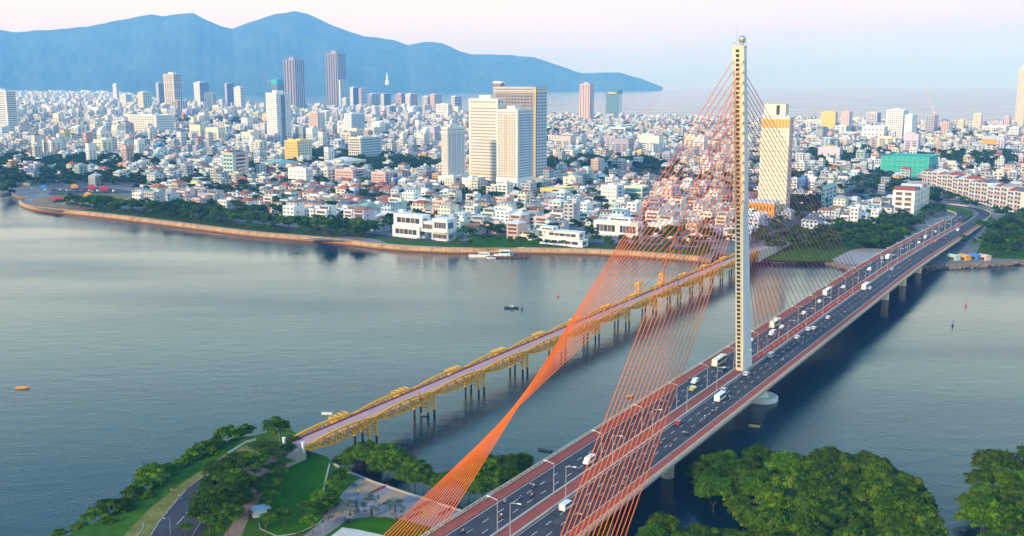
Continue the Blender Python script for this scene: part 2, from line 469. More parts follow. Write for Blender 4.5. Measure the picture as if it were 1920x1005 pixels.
# kerb lines and lane dashes
for v in (-13.2, -2.9, 2.9, 13.3):
    strip(us_s, k_(v - 0.09), k_(v + 0.09), 0.006).build('edge_line', M['marking'], BR)
dash = MB().poly([(-1.5, -0.09, 0), (1.5, -0.09, 0), (1.5, 0.09, 0), (-1.5, 0.09, 0)]).mesh('lane_dash', M['marking'])
for v in (-9.5, -5.9, 6.0, 9.5):
    for u in np.arange(-205, 330, 7.8):
        o = put('lane_dash', dash, BR, (u + (2 if v in (-5.9, 9.5) else 0), -v, deck_z(u) + 0.008))
        if u > 240: o.rotation_euler = (0, math.atan2(deck_z(u - 1) - deck_z(u + 1), 2), 0)
joint = MB().poly([(-0.25, -1, 0), (0.25, -1, 0), (0.25, 1, 0), (-0.25, 1, 0)]).mesh('expansion_joint', M['dark'])
for u in np.arange(-196, 240, 29.0):
    for v0, v1 in ((-13.55, -2.55), (2.55, 13.65)):
        o = put('expansion_joint', joint, BR, (u, -(v0 + v1) / 2, DECK + 0.004)); o.scale = (rnd.uniform(.5, 1.2), (v1 - v0) / 2, 1)
r9 = random.Random(9); patch = MB().poly([(-1, -1, 0), (1, -1, 0), (1, 1, 0), (-1, 1, 0)]).mesh('asphalt_patch', mat('patched_asphalt', (0.075, 0.078, 0.088), 0.9, 0.3, 0.4))
for _ in range(26):
    u = r9.uniform(-200, 230); v = r9.choice([-11.6, -7.7, -4.2, 4.2, 7.7, 11.5])
    o = put('asphalt_patch', patch, BR, (u, -v, DECK + 0.0055)); o.scale = (r9.uniform(1.5, 9), r9.uniform(.5, 1.5), 1)
# parapets: rail, posts
post = MB().box(-0.14, 0.14, -0.13, 0.13, 0, 1.0).mesh('railing_post', M['rail'])
for sg in (-1, 1):
    v = sg * (HW - 0.16)
    p = wall_strip(us_s, k_(v - 0.13), k_(v + 0.13), 1.0, 1.17).build('railing', M['rail'], BR)
    wall_strip(us_s, k_(v - 0.10), k_(v + 0.10), -0.1, 0.34).build('parapet_base', M['rail'], p)
    wall_strip(us_s, k_(v - 0.05), k_(v + 0.05), 0.62, 0.70).build('mid_rail', M['rail'], p)
    for u in np.arange(-214, 210, 2.85):
        put('railing_post', post, p, (u, -v, deck_z(u)))
    fp = MB()
    for u in np.arange(210, 600, 2.85): fp.box(u - 0.14, u + 0.14, -v - 0.13, -v + 0.13, deck_z(u), deck_z(u) + 1.0)
    fp.build('far_posts', M['rail'], p)['kind'] = 'stuff'

# pylon
Z0, ZT = DECK, 147.0
def py_u(z): return -3.5 - 17.5 * (z - Z0) / (ZT - Z0)          # line of its west face
def interp(z, tab):
    return float(np.interp(z, [t[0] for t in tab], [t[1] for t in tab]))
PW = [(0, 3.5), (80, 3.5), (86, 4.6), (147, 4.6)]
PD = [(0, 11.5), (13, 10.6), (50, 8.0), (75, 6.8), (86, 5.0), (110, 4.3), (147, 2.7)]
PY = empty('pylon'); PY.parent = BR
mb = MB(); prev = None
for z in (-1.0, 13, 30, 50, 65, 75, 80, 86, 100, 115, 130, 144.6):
    w, d, u = interp(z, PW) / 2, interp(z, PD), py_u(z)
    ring = [(u, w * 0.86, z), (u, -w * 0.86, z), (u + 0.35, -w, z), (u + d, -w, z), (u + d, w, z), (u + 0.35, w, z)]
    if prev:
        for i in range(6):
            j = (i + 1) % 6
            mb.poly([prev[i], ring[i], ring[j], prev[j]], 1 if i in (2, 3, 4) else 0)
    prev = ring
mb.poly(prev, 0)
mb.build('shaft', [M['cream'], M['pylon_grey']], PY)
win = MB().box(-0.05, 0.05, -0.68, 0.68, -0.58, 0.58).mesh('opening', M['dark'])
for i in range(74):
    z = 15.2 + i * 1.755
    o = put('opening', win, PY, (py_u(z) - 0.02, 0.25, z))
    o.rotation_euler = (0, -math.atan(17.5 / 134), 0)
for s in (-1, 1):                                               # ribs beside the column of openings
    r = MB()
    r.poly([(py_u(Z0) - 0.12, 0.25 + s * 0.95, Z0), (py_u(145) - 0.12, 0.25 + s * 0.95, 145), (py_u(145) - 0.12, 0.25 + s * 0.78, 145), (py_u(Z0) - 0.12, 0.25 + s * 0.78, Z0)])
    r.poly([(py_u(Z0) - 0.12, 0.25 + s * 0.78, Z0), (py_u(145) - 0.12, 0.25 + s * 0.78, 145), (py_u(145) + 0.02, 0.25 + s * 0.78, 145), (py_u(Z0) + 0.02, 0.25 + s * 0.78, Z0)])
    r.build('rib', M['cream'], PY)
tu = py_u(144.6)
mb = MB().box(tu - 0.1, tu + 2.9, -2.45, 2.45, 144.6, 145.2)
for a in np.arange(-2.3, 2.4, 0.92): mb.box(tu, tu + 0.12, a - 0.06, a + 0.06, 145.2, 146.6); mb.box(tu + 2.6, tu + 2.75, a - 0.06, a + 0.06, 145.2, 146.6)
for v in (-2.35, 2.25): mb.box(tu, tu + 2.7, v, v + 0.1, 146.4, 146.6)
mb.build('top_platform', M['pale_concrete'], PY)
mb = MB().lathe([(1.5 * math.sin(t), -1.5 * math.cos(t)) for t in np.linspace(0.05, math.pi - 0.05, 9)], 14, 0, (tu + 1.4, -0.9, 147.6))
mb.lathe([(0.9, 0), (0.7, 1.3)], 8, 0, (tu + 1.4, -0.9, 145.2))
mb.build('beacon_dome', M['steel'], PY)
MB().tube((tu + 1, 1.1, 145.2), (tu + 1, 1.1, 152.5), 0.09, 5, 0, 0.04).build('mast', M['steel'], PY)
# stays
N = 15
ZS = np.linspace(139.75, 85.75, N)
def cable(a, b, r, name, m, n=6):
    return MB().tube(a, b, r, n).build(name, m, BR)
for sg in (-1, 1):
    for i, z in enumerate(ZS):
        t = i / (N - 1)
        va = 18.3 + 17.2 * t if sg < 0 else 17.5 + 16.75 * t
        a = (py_u(z) - 0.2, -sg * (1.9 if z > 86 else 1.7), z); b = (-200.0, -sg * va, 5.6)
        cable(a, b, 0.14, 'back_stay', M['orange'])
        MB().tube(a, (a[0] - 0.9, a[1] - sg * 0.03, a[2] - 0.8), 0.24, 6).build('stay_socket', M['cream'], PY)
ZE = np.linspace(137.5, 66.0, 28)
block = MB().box(-0.7, 0.7, -0.45, 0.45, 0, 0.9).mesh('anchor_block', mat('anchor_red', (0.45, 0.10, 0.08), 0.7))
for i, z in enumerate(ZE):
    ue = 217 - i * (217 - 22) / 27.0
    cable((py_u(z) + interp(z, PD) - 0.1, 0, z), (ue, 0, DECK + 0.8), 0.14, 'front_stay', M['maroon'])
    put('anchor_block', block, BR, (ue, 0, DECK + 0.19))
# river piers and the pylon's pile cap
mb = MB().lathe([(6.6, -1), (7.2, 0.2), (7.2, 1.7), (6.7, 2.0)], 22, 0, (3.5, -7.2, 0))
mb.lathe([(5.2, 1.9), (3.4, 5.5), (2.2, 10.5)], 4, 0, (2, -6.2, 0))
mb.build('pile_cap', M['white'], BR)
pier = MB().lathe([(2.1, -1), (2.1, 9.2), (2.7, 10.4)], 16).mesh('pier', M['cream'])
for u in (-96, 238, 290, 342, 396, 452, 508):
    for v in (-8.0, 8.0):
        put('pier', pier, BR, (u, -v, deck_z(u) - DECK))
ab = MB()
ab.box(596, 599.5, -17, 17, 1, 4.2)
ab.build('abutment', M['concrete'], BR)
# ground anchorages of the back stays
for sg, nm in ((-1, 'beside the paved plaza'), (1, 'on the mangrove side of the bridge')):
    mb = MB().prism([(-206, -sg * 15.5), (-206, -sg * 40), (-196, -sg * 38), (-196, -sg * 16)] if sg > 0 else [(-206, 40), (-206, 15.5), (-196, 16), (-196, 38)], -1.0, 5.9)
    o = mb.build('stay_anchorage', M['pale_concrete'], None, (ORG.x, ORG.y, 0), ROT)
    tag(o, 'pale concrete anchor block of the back stays ' + nm, 'anchorage', 'ground anchorages of the back stays')
# ------------------------------------------------------------------ yellow truss footbridge
YZ, YV, YHW, SPAN, YS = 10.4, -100.6, 4.6, 36.2, -160.4
YB = empty('yellow_truss_bridge', (ORG.x, ORG.y, 0), ROT)
tag(YB, 'old yellow steel truss footbridge on many pile bents running beside the road bridge', 'bridge')
NS = 13
def chord(t, up):                     # t 0..1 along one span
    p = 4 * t * (1 - t)
    return YZ + (0.2 + 1.35 * p if up else -0.8 - 2.0 * p)
def truss_mesh():
    n = 12
    top, bot, web = MB(), MB(), MB()
    P = [(i / n * SPAN, chord(i / n, True)) for i in range(n + 1)]
    Q = [(i / n * SPAN, chord(i / n, False)) for i in range(n + 1)]
    def bar(mb, a, b, w, h):
        (x0, z0), (x1, z1) = a, b
        d = Vector((x1 - x0, z1 - z0)).normalized(); nn = Vector((-d.y, d.x)) * h / 2
        mb.extrude_y([(x0 - nn.x, z0 - nn.y), (x1 - nn.x, z1 - nn.y), (x1 + nn.x, z1 + nn.y), (x0 + nn.x, z0 + nn.y)], -w / 2, w / 2)
    for i in range(n):
        bar(top, P[i], P[i + 1], 0.6, 0.55); bar(bot, Q[i], Q[i + 1], 0.55, 0.48)
        if i: bar(web, P[i], Q[i], 0.32, 0.30)
        bar(web, *((P[i], Q[i + 1]) if i % 2 else (Q[i], P[i + 1])), 0.32, 0.30)
    bar(web, P[0], Q[0], 0.4, 0.35)
    return [x.mesh(nm, M['yellow']) for x, nm in ((top, 'top_chord'), (bot, 'bottom_chord'), (web, 'web'))]
tm = truss_mesh()
dk = MB()
dk.box(YS, YS + NS * SPAN, -YV - YHW + 0.35, -YV + YHW - 0.35, YZ - 0.45, YZ - 0.02)
dk.build('deck', M['concrete'], YB)
MB().poly([(YS - 30, -YV - YHW + 0.5, YZ), (YS + NS * SPAN + 0.5, -YV - YHW + 0.5, YZ), (YS + NS * SPAN + 0.5, -YV + 3.0, YZ), (YS - 30, -YV + 3.0, YZ)]).build('walkway', M['lilac_road'], YB)
MB().box(YS, YS + NS * SPAN, -YV + 3.0, -YV + YHW - 0.5, YZ - 0.02, YZ + 0.16).build('side_footway', M['maroon_strip'], YB)
for s in range(NS):
    x = YS + s * SPAN
    for sg in (-1, 1):
        t = empty('truss'); t.parent = YB; t.location = (x, -YV + sg * YHW, 0)
        for me in tm: put(me.name, me, t)
    # cross beams and wind bracing below the deck
    c = MB()
    for i in range(1, 12):
        c.box(x + i / 12 * SPAN - 0.15, x + i / 12 * SPAN + 0.15, -YV - YHW + 0.2, -YV + YHW - 0.2, chord(i / 12, False) + 0.15, chord(i / 12, False) + 0.45)
    c.build('cross_beams', M['yellow'], YB)['kind'] = 'stuff'
    # railing along the left side
    f = MB()
    f.box(x, x + SPAN, -YV + YHW - 0.44, -YV + YHW - 0.36, YZ + 1.0, YZ + 1.12)
    f.box(x, x + SPAN, -YV - YHW + 0.36, -YV - YHW + 0.44, YZ + 1.0, YZ + 1.12)
    for i in range(25):
        xx = x + i * SPAN / 24.5
        f.box(xx, xx + 0.1, -YV + YHW - 0.45, -YV + YHW - 0.35, YZ, YZ + 1.0)
        f.box(xx, xx + 0.1, -YV - YHW + 0.35, -YV - YHW + 0.45, YZ, YZ + 1.0)
    f.build('handrail', M['yellow_pale'], YB)
    # lookout frame on the left
    if s < NS - 1:
        q = x + 24.5; y0 = -YV + YHW + 0.3
        f = MB()
        for a in (0, 2.6, 5.2, 7.8):
            f.box(q + a, q + a + 0.22, y0, y0 + 0.22, YZ - 1, YZ + 1.3); f.box(q + a, q + a + 0.22, y0 + 2.4, y0 + 2.62, YZ - 1, YZ + 1.1)
            f.box(q + a, q + a + 0.22, y0, y0 + 2.62, YZ + 1.2, YZ + 1.4)
        for z in (YZ - 0.4, YZ + 0.5, YZ + 1.25):
            for y in (y0, y0 + 2.42): f.box(q, q + 8.0, y, y + 0.2, z, z + 0.2)
        f.box(q, q + 8.0, y0, y0 + 2.6, YZ - 0.7, YZ - 0.5)
        f.build('lookout', M['yellow_pale'], YB)
# bents: four piles each, yellow frames on top
def bent():
    c, p, b = MB(), MB(), MB()
    for a in (-2.1, 2.1):
        for y in (-3.4, 3.4):
            c.tube((a, y, 2.5), (a, y, YZ - 1.1), 0.5, 8); p.tube((a, y, -2), (a, y, 2.5), 0.42, 8)
    for a in (-2.1, 2.1):
        b.tube((a, -3.4, 4.2), (a, 3.4, 4.2), 0.16, 5); b.tube((a, -4.3, YZ - 1.2), (a, 4.3, YZ - 1.2), 0.38, 6)
        b.tube((a, -3.4, 4.2), (a, 0, YZ - 1.4), 0.14, 5); b.tube((a, 3.4, 4.2), (a, 0, YZ - 1.4), 0.14, 5)
    for y in (-3.4, 3.4):
        b.tube((-2.1, y, 4.4), (2.1, y, 4.4), 0.16, 5)
        b.tube((-2.1, y, 4.4), (2.1, y, YZ - 1.3), 0.14, 5); b.tube((2.1, y, 4.4), (-2.1, y, YZ - 1.3), 0.14, 5)
        b.tube((-2.1, y, 4.4), (-9, y * 1.25, YZ - 1.6), 0.17, 5)
    return c.mesh('column', M['yellow_pale']), p.mesh('pile', M['pile']), b.mesh('bracing', M['yellow'])
bc, bp_, bb = bent()
one = MB().tube((0, 0, 2.5), (0, 0, YZ - 1.1), 0.52, 8).mesh('column', M['yellow_pale'])
onep = MB().tube((0, 0, -2), (0, 0, 2.5), 0.44, 8).mesh('pile', M['pile'])
for s in range(1, NS + 1):
    t = empty('pile_bent'); t.parent = YB; t.location = (YS + s * SPAN, -YV, 0)
    for a in (-2.1, 2.1):
        for y in (-3.4, 3.4):
            put('column', one, t, (a, y, 0)); put('pile', onep, t, (a, y, 0))
    put('bracing', bb, t)
# two tall yellow frames once used to lift a span
for px, py in ((1197, 552), (1242, 534)):
    u, v = UV(G(px, py, YZ))
    f = MB()
    y0 = -YV + YHW + 0.2
    for a in (-1.6, 1.6):
        for y in (y0, y0 + 2.2): f.box(u + a - 0.2, u + a + 0.2, y, y + 0.3, YZ - 1, YZ + 6.5)
    for z in np.arange(YZ, YZ + 6.6, 1.3):
        f.box(u - 1.7, u + 1.7, y0, y0 + 0.2, z, z + 0.75)
    f.box(u - 1.5, u + 1.5, y0, y0 + 2.4, YZ + 6.4, YZ + 7.1)
    f.build('lift_frame', M['yellow'], YB)
# approach from the far bank
ya = YS + NS * SPAN
ap = MB()
N_ = 8
for i in range(N_):
    a, b = ya + i * 13, ya + (i + 1) * 13
    f = lambda q: YZ + (LAND + 0.3 - YZ) * (q - ya) / 104.0
    g = lambda q: 3.5 * ((q - ya) / 104.0) ** 2
    ap.poly([(a, -YV - 4.2 + g(a), f(a)), (b, -YV - 4.2 + g(b), f(b)), (b, -YV + 4.2 + g(b), f(b)), (a, -YV + 4.2 + g(a), f(a))])
    for s in (-1, 1):
        ap.poly([(a, -YV + s * 4.2 + g(a), LAND - 1), (b, -YV + s * 4.2 + g(b), LAND - 1), (b, -YV + s * 4.2 + g(b), f(b) + 0.9), (a, -YV + s * 4.2 + g(a), f(a) + 0.9)], 1)
ap.build('approach_ramp', [M['lilac_road'], M['pale_concrete']], YB)
# ------------------------------------------------------------------ far bank: river wall, promenade, roads
def offset_line(pts, d):
    out = []
    for i, p in enumerate(pts):
        a, b = pts[max(i - 1, 0)], pts[min(i + 1, len(pts) - 1)]
        t = (b - a).xy.normalized()
        out.append(Vector((p.x - t.y * d, p.y + t.x * d, 0)))
    return out
def band(name, pts, d0, d1, z, m, kind='structure'):
    a, b = offset_line(pts, d0), offset_line(pts, d1)
    mb = MB()
    for i in range(len(pts) - 1):
        mb.poly([(a[i].x, a[i].y, z), (a[i + 1].x, a[i + 1].y, z), (b[i + 1].x, b[i + 1].y, z), (b[i].x, b[i].y, z)])
    o = mb.build(name, m)
    o['kind'] = kind
    return o
def resample(pts, step):
    out, acc = [pts[0].copy()], 0.0
    for a, b in zip(pts[:-1], pts[1:]):
        L = (b - a).length
        while acc + L >= step:
            t = (step - acc) / L
            a = a.lerp(b, t); out.append(a.copy()); L = (b - a).length; acc = 0.0
        acc += L
    return out
SH = resample(shore, 11.0)                       # from the left tip to the footbridge cove
band('promenade', SH, 0.2, 8.0, LAND + 0.012, M['promenade'])
band('verge', SH, 8.0, 30.0, LAND + 0.010, M['grass'])
band('riverside_road', SH, 30.0, 41.0, LAND + 0.016, M['asphalt'])
band('pavement', SH, 41.0, 45.0, LAND + 0.020, M['plaza'])
rw = empty('river_wall', (SH[0].x, SH[0].y, 0))
tag(rw, 'long tan stone river wall with a balustrade along the far bank', 'wall')
o0 = SH[0]
TIP = resample(west_tip[:24], 9.0)
def wall_run(line, sgn):
    n0 = offset_line(line, 0.0); out2 = offset_line(line, -2.2 * sgn); top = offset_line(line, 0.5 * sgn)
    for i in range(len(line) - 1):
        def q(p, z): return (p.x - o0.x, p.y - o0.y, z)
        g = 0.06
        def l(arr, t): return arr[i].lerp(arr[i + 1], t)
        a, b = g / 2, 1 - g / 2
        pan = MB()
        pan.poly([q(l(out2, a), 1.15), q(l(out2, b), 1.15), q(l(n0, b), LAND + 0.35), q(l(n0, a), LAND + 0.35)])
        pan.poly([q(l(out2, a), 1.15), q(l(n0, a), LAND + 0.35), q(l(n0, a), 0.3)])
        pan.poly([q(l(out2, b), 1.15), q(l(n0, b), 0.3), q(l(n0, b), LAND + 0.35)])
        pn = pan.build('wall_panel', M['stone_tan'], rw)
        ft = MB()
        ft.poly([q(l(out2, 0), -0.5), q(l(out2, 1), -0.5), q(l(out2, 1), 1.1), q(l(out2, 0), 1.1)])
        ft.poly([q(l(out2, 0), 1.1), q(l(out2, 1), 1.1), q(l(n0, 1), LAND - 0.2), q(l(n0, 0), LAND - 0.2)])
        ft.build('wall_footing', M['stone_brown'], pn)
        cp = MB()
        cp.poly([q(l(n0, 0), LAND + 0.9), q(l(n0, 1), LAND + 0.9), q(l(top, 1), LAND + 0.9), q(l(top, 0), LAND + 0.9)])
        cp.poly([q(l(n0, 0), LAND + 0.62), q(l(n0, 1), LAND + 0.62), q(l(n0, 1), LAND + 0.9), q(l(n0, 0), LAND + 0.9)])
        for t in np.arange(0.05, 1.0, 0.2):
            c0, c1 = l(n0, t), l(n0, t + 0.035); e0, e1 = l(top, t), l(top, t + 0.035)
            cp.poly([q(c0, LAND), q(c1, LAND), q(c1, LAND + 0.62), q(c0, LAND + 0.62)])
            cp.poly([q(c1, LAND), q(e1, LAND), q(e1, LAND + 0.62), q(c1, LAND + 0.62)])
        cp.build('balustrade', M['stone_tan'], pn)
wall_run(SH, 1)
wall_run(TIP, -1)
# bare building land on the left tip
def blob(px, z, n=5):
    return [(p.x, p.y) for p in smooth_line([G(x, y, LAND).xy.to_3d() for x, y in px], n)][:-1]
for nm, px, z, m in (
    ('building_land', [(60, 377), (80, 371), (150, 366), (230, 372), (250, 384), (200, 390), (120, 395), (92, 394), (60, 388), (60, 377)], 0.03, 'soil'),
    ('car_park', [(95, 360), (150, 352), (230, 356), (240, 362), (160, 364), (95, 366), (95, 360)], 0.034, 'asphalt'),
    ('bare_ground', [(100, 366), (170, 364), (235, 366), (232, 372), (150, 372), (100, 371), (100, 366)], 0.04, 'dry_grass'),
    ('red_ground', [(88, 372), (140, 369), (140, 374), (95, 377), (88, 372)], 0.046, 'red_paving'),
    ('park_lawn', [(880, 448), (930, 440), (1000, 448), (1010, 460), (960, 466), (890, 466), (880, 448)], 0.03, 'lawn'),
    ('park_path', [(560, 449), (640, 444), (700, 448), (720, 456), (650, 452), (560, 449)], 0.036, 'plaza'),
    ('park_meadow', [(1440, 482), (1470, 462), (1540, 452), (1590, 460), (1600, 482), (1560, 490), (1440, 482)], 0.03, 'grass'),
    ('riverside_terrace', [(1560, 487), (1600, 468), (1640, 466), (1690, 470), (1660, 486), (1600, 496), (1560, 487)], 0.036, 'promenade'),
    ('river_park', [(1405, 486), (1440, 470), (1520, 452), (1600, 445), (1700, 452), (1650, 470), (1560, 488), (1480, 489), (1405, 486)], 0.02, 'grass'),
    ('roadside_park', [(1830, 478), (1850, 440), (1890, 400), (1960, 395), (2050, 430), (2000, 478), (1900, 486), (1830, 478)], 0.02, 'grass'),
):
    sheet(nm, blob(px, 0), LAND + z, M[m])
# carriageways beyond the bridge, both turning left
def road_line(name, pts, w, z, m=None, dashes=True):
    c = smooth_line([W(*p).xy.to_3d() for p in pts], 6)
    a, b = offset_line(c, w / 2), offset_line(c, -w / 2)
    mb = MB()
    def zz(p):
        u = UV(p)[0]
        return max(deck_z(u), LAND + z) if u < 705 else LAND + z
    for i in range(len(c) - 1):
        mb.poly([(b[i].x, b[i].y, zz(b[i])), (b[i + 1].x, b[i + 1].y, zz(b[i + 1])), (a[i + 1].x, a[i + 1].y, zz(a[i + 1])), (a[i].x, a[i].y, zz(a[i]))])
    o = mb.build(name, m or M['asphalt']); o['kind'] = 'structure'
    return c, zz
LC = [(599.8, -8), (640, -8.2), (668, -11), (690, -20), (703, -36), (708, -60), (712, -100), (722, -160), (745, -240), (790, -340), (860, -470)]
RC = [(599.8, 8), (650, 8.6), (690, 6), (718, -3), (738, -20), (750, -44), (757, -80), (765, -130), (780, -190), (805, -265), (850, -370), (900, -480)]
lc, lz = road_line('approach_road', LC, 10.4, 0.05)
rc, rz_ = road_line('approach_road', RC, 10.4, 0.054)
road_line('frontage_road', [(560, 34), (620, 36), (680, 34), (730, 24), (765, 0), (790, -40), (806, -100)], 9, 0.06)
road_line('frontage_road', [(540, -40), (600, -40), (650, -46), (690, -62), (700, -100)], 7, 0.064)
road_line('avenue', [(420, -118), (470, -122), (560, -128), (700, -140), (820, -150), (1000, -165), (1300, -190)], 16, 0.07)
road_line('avenue', [(500, 40), (560, 60), (600, 100), (640, 160), (700, 260)], 14, 0.075)
for nm, ln, w, side, lab in (('retaining_wall', lc, 5.35, 1, 'low cream retaining wall curving along the left approach road'), ('retaining_wall', rc, 5.35, -1, 'low cream retaining wall curving along the outer approach road')):
    mb = MB(); e0 = offset_line(ln, side * w); e1 = offset_line(ln, side * (w + 0.6))
    zf = lz if side > 0 else rz_
    for i in range(min(len(ln) - 1, 30)):
        for p, q in ((e0, e1),):
            za, zb = zf(ln[i]), zf(ln[i + 1])
            mb.poly([(p[i].x, p[i].y, za + 1), (p[i + 1].x, p[i + 1].y, zb + 1), (q[i + 1].x, q[i + 1].y, zb + 1), (q[i].x, q[i].y, za + 1)])
            for e in (p, q):
                mb.poly([(e[i].x, e[i].y, LAND - 0.5), (e[i + 1].x, e[i + 1].y, LAND - 0.5), (e[i + 1].x, e[i + 1].y, zb + 1), (e[i].x, e[i].y, za + 1)])
    tag(mb.build(nm, M['rail']), lab, 'wall')
sheet('planted_island', [tuple(W(u, v).xy) for u, v in ((608, -1.8), (660, -1.5), (695, -6), (716, -22), (730, -48), (735, -90), (730, -90), (717, -52), (706, -32), (690, -14), (660, -4.5), (608, -2.6))], LAND + 2.0, M['grass'], LAND - 0.5)
# rocky edge of the cove and of the right bank
bank = empty('rock_bank', (cove[20].x, cove[20].y, 0))
tag(bank, 'low bank of brown boulders along the waterline below the bridge', 'rocks', kind='stuff')
mb = MB(); r2 = random.Random(3)
for p in resample(cove[12:66], 1.6):
    for _ in range(2):
        c = (p.x - cove[20].x + r2.uniform(-1.5, 1.0), p.y - cove[20].y + r2.uniform(-2.5, 0.5), r2.uniform(-0.2, 2.0)); s = r2.uniform(0.6, 1.5)
        mb.lathe([(s * 0.5, -s * 0.6), (s, -s * 0.1), (s * 0.8, s * 0.45), (s * 0.25, s * 0.7)], 6, 0, c)
mb.build('boulders', M['rock'], bank)['kind'] = 'stuff'
# ------------------------------------------------------------------ trees
M['leaf'] = leaf_mat('leaf_green', (0.010, 0.040, 0.001), (0.085, 0.175, 0.004))
M['leaf_olive'] = leaf_mat('leaf_olive', (0.014, 0.050, 0.001), (0.125, 0.205, 0.004))
M['leaf_dark'] = leaf_mat('leaf_dark', (0.010, 0.044, 0.004), (0.055, 0.140, 0.014))
M['leaf_fresh'] = leaf_mat('leaf_fresh', (0.014, 0.058, 0.001), (0.120, 0.235, 0.004))
M['leaf_silver'] = leaf_mat('leaf_silver', (0.08, 0.13, 0.14), (0.22, 0.30, 0.31), 0.1)
def crown_arrays(seed, lobes, leaves, size, sx=1.0, sz=0.8, spread=0.70):
    """leaf-sized faces over a crown of unit radius: many separate lumps with gaps between them"""
    r = np.random.RandomState(seed)
    d = r.normal(size=(lobes, 3)); d /= np.linalg.norm(d, axis=1)[:, None]
    d[:, 2] = np.abs(d[:, 2]) * 1.05 - 0.30
    c = d * spread * r.uniform(0.45, 1.18, (lobes, 1))
    rad = r.uniform(0.10, 0.30, lobes) * (14.0 / lobes) ** 0.18 * 1.15
    k = r.choice(lobes, leaves, p=rad ** 2 / (rad ** 2).sum())
    n = r.normal(size=(leaves, 3)); n /= np.linalg.norm(n, axis=1)[:, None]
    n[:, 2] = np.where(n[:, 2] < -0.25, -n[:, 2], n[:, 2])
    stray = np.where(r.rand(leaves) < 0.10, r.uniform(1.1, 1.6, leaves), r.uniform(0.72, 1.05, leaves))
    p = c[k] + n * (rad[k] * stray)[:, None] * np.array([1.1, 1.1, 0.85])
    p *= np.array([sx, sx, sz])
    nn = n + r.normal(scale=0.40, size=(leaves, 3)) + np.array([0, 0, 0.3]); nn /= np.linalg.norm(nn, axis=1)[:, None]
    t = np.cross(nn, r.normal(size=(leaves, 3))); t /= np.linalg.norm(t, axis=1)[:, None]
    b = np.cross(nn, t)
    s = size * r.uniform(0.6, 1.4, (leaves, 1))
    v = np.stack([p - t * s, p - b * s * 0.55, p + t * s, p + b * s * 0.55], 1).reshape(-1, 3)
    lobe_t = r.rand(lobes)
    tint = np.clip(0.62 * lobe_t[k] + 0.38 * r.rand(leaves), 0, 1)
    return v, tint
def quads_mesh(name, v, m, tint=None, color=None):
    n = len(v) // 4
    me = bpy.data.meshes.new(name)
    me.vertices.add(4 * n); me.loops.add(4 * n); me.polygons.add(n)
    me.vertices.foreach_set('co', np.asarray(v, np.float32).ravel())
    me.loops.foreach_set('vertex_index', np.arange(4 * n, dtype=np.int32))
    me.polygons.foreach_set('loop_start', np.arange(0, 4 * n, 4, dtype=np.int32))
    me.update(calc_edges=True)
    if tint is not None:
        a = me.attributes.new('tint', 'FLOAT', 'FACE'); a.data.foreach_set('value', np.asarray(tint, np.float32))
    if color is not None:
        a = me.attributes.new('paint', 'FLOAT_COLOR', 'FACE')
        a.data.foreach_set('color', np.concatenate([color, np.ones((n, 1))], 1).astype(np.float32).ravel())
    me.materials.append(m)
    return me
CROWN = {}
def crown(kind, var):
    key = (kind, var)
    if key not in CROWN:
        lob, lv, sz, zz, m = {'near': (60, 4200, 0.062, 0.85, 'leaf'), 'mangrove': (80, 6500, 0.052, 0.72, 'leaf_olive'), 'mangrove_green': (80, 6500, 0.052, 0.72, 'leaf_fresh'),
                              'small': (28, 1300, 0.085, 0.95, 'leaf_fresh'), 'mid': (24, 560, 0.14, 0.85, 'leaf'), 'mid_dark': (24, 560, 0.14, 0.85, 'leaf_dark'), 'bush': (40, 2000, 0.075, 0.6, 'leaf_fresh')}[kind]
        v, t = crown_arrays(hash_(kind) + var * 17, lob, lv, sz, 1.0, zz)
        CROWN[key] = quads_mesh('crown', v, M[m], t)
    return CROWN[key]
def hash_(s): return sum(ord(c) * (i + 3) for i, c in enumerate(s)) % 9973
def trunk_mesh(h, r, seed, limbs=4):
    q = random.Random(seed); mb = MB()
    mid = (q.uniform(-.06, .06) * h, q.uniform(-.06, .06) * h, h * 0.55)
    mb.tube((0, 0, -0.5), mid, r, 7, 0, r * 0.75)
    for i in range(limbs):
        a = 6.283 * i / limbs + q.random()
        mb.tube(mid, (mid[0] + math.cos(a) * h * 0.32, mid[1] + math.sin(a) * h * 0.32, h * q.uniform(0.9, 1.15)), r * 0.6, 5, 0, r * 0.2)
    return mb.mesh('trunk', M['bark'])
TRUNKS = [trunk_mesh(1.0, 0.045, i) for i in range(4)]
TREES = 0
def tree(p, h, w, kind, label, group, name='tree', var=None, lift=0.55):
    """h overall height, w crown width"""
    global TREES
    TREES += 1
    var = rnd.randrange(4) if var is None else var
    t = empty(name, p, rnd.uniform(0, 6.28))
    th = h * lift
    put('trunk', TRUNKS[var % 4], t, (0, 0, 0), 0, (th, th, th))
    ch = {'mangrove': 0.72, 'mangrove_green': 0.72, 'small': 0.95, 'bush': 0.6}.get(kind, 0.85) * 0.92
    s = (h - h * lift * 0.75) / (2 * ch) * 1.12
    put('crown', crown(kind, var), t, (0, 0, h - s * ch * 1.0), 0, (w / 2, w / 2, s))
    return tag(t, label, 'tree', group)
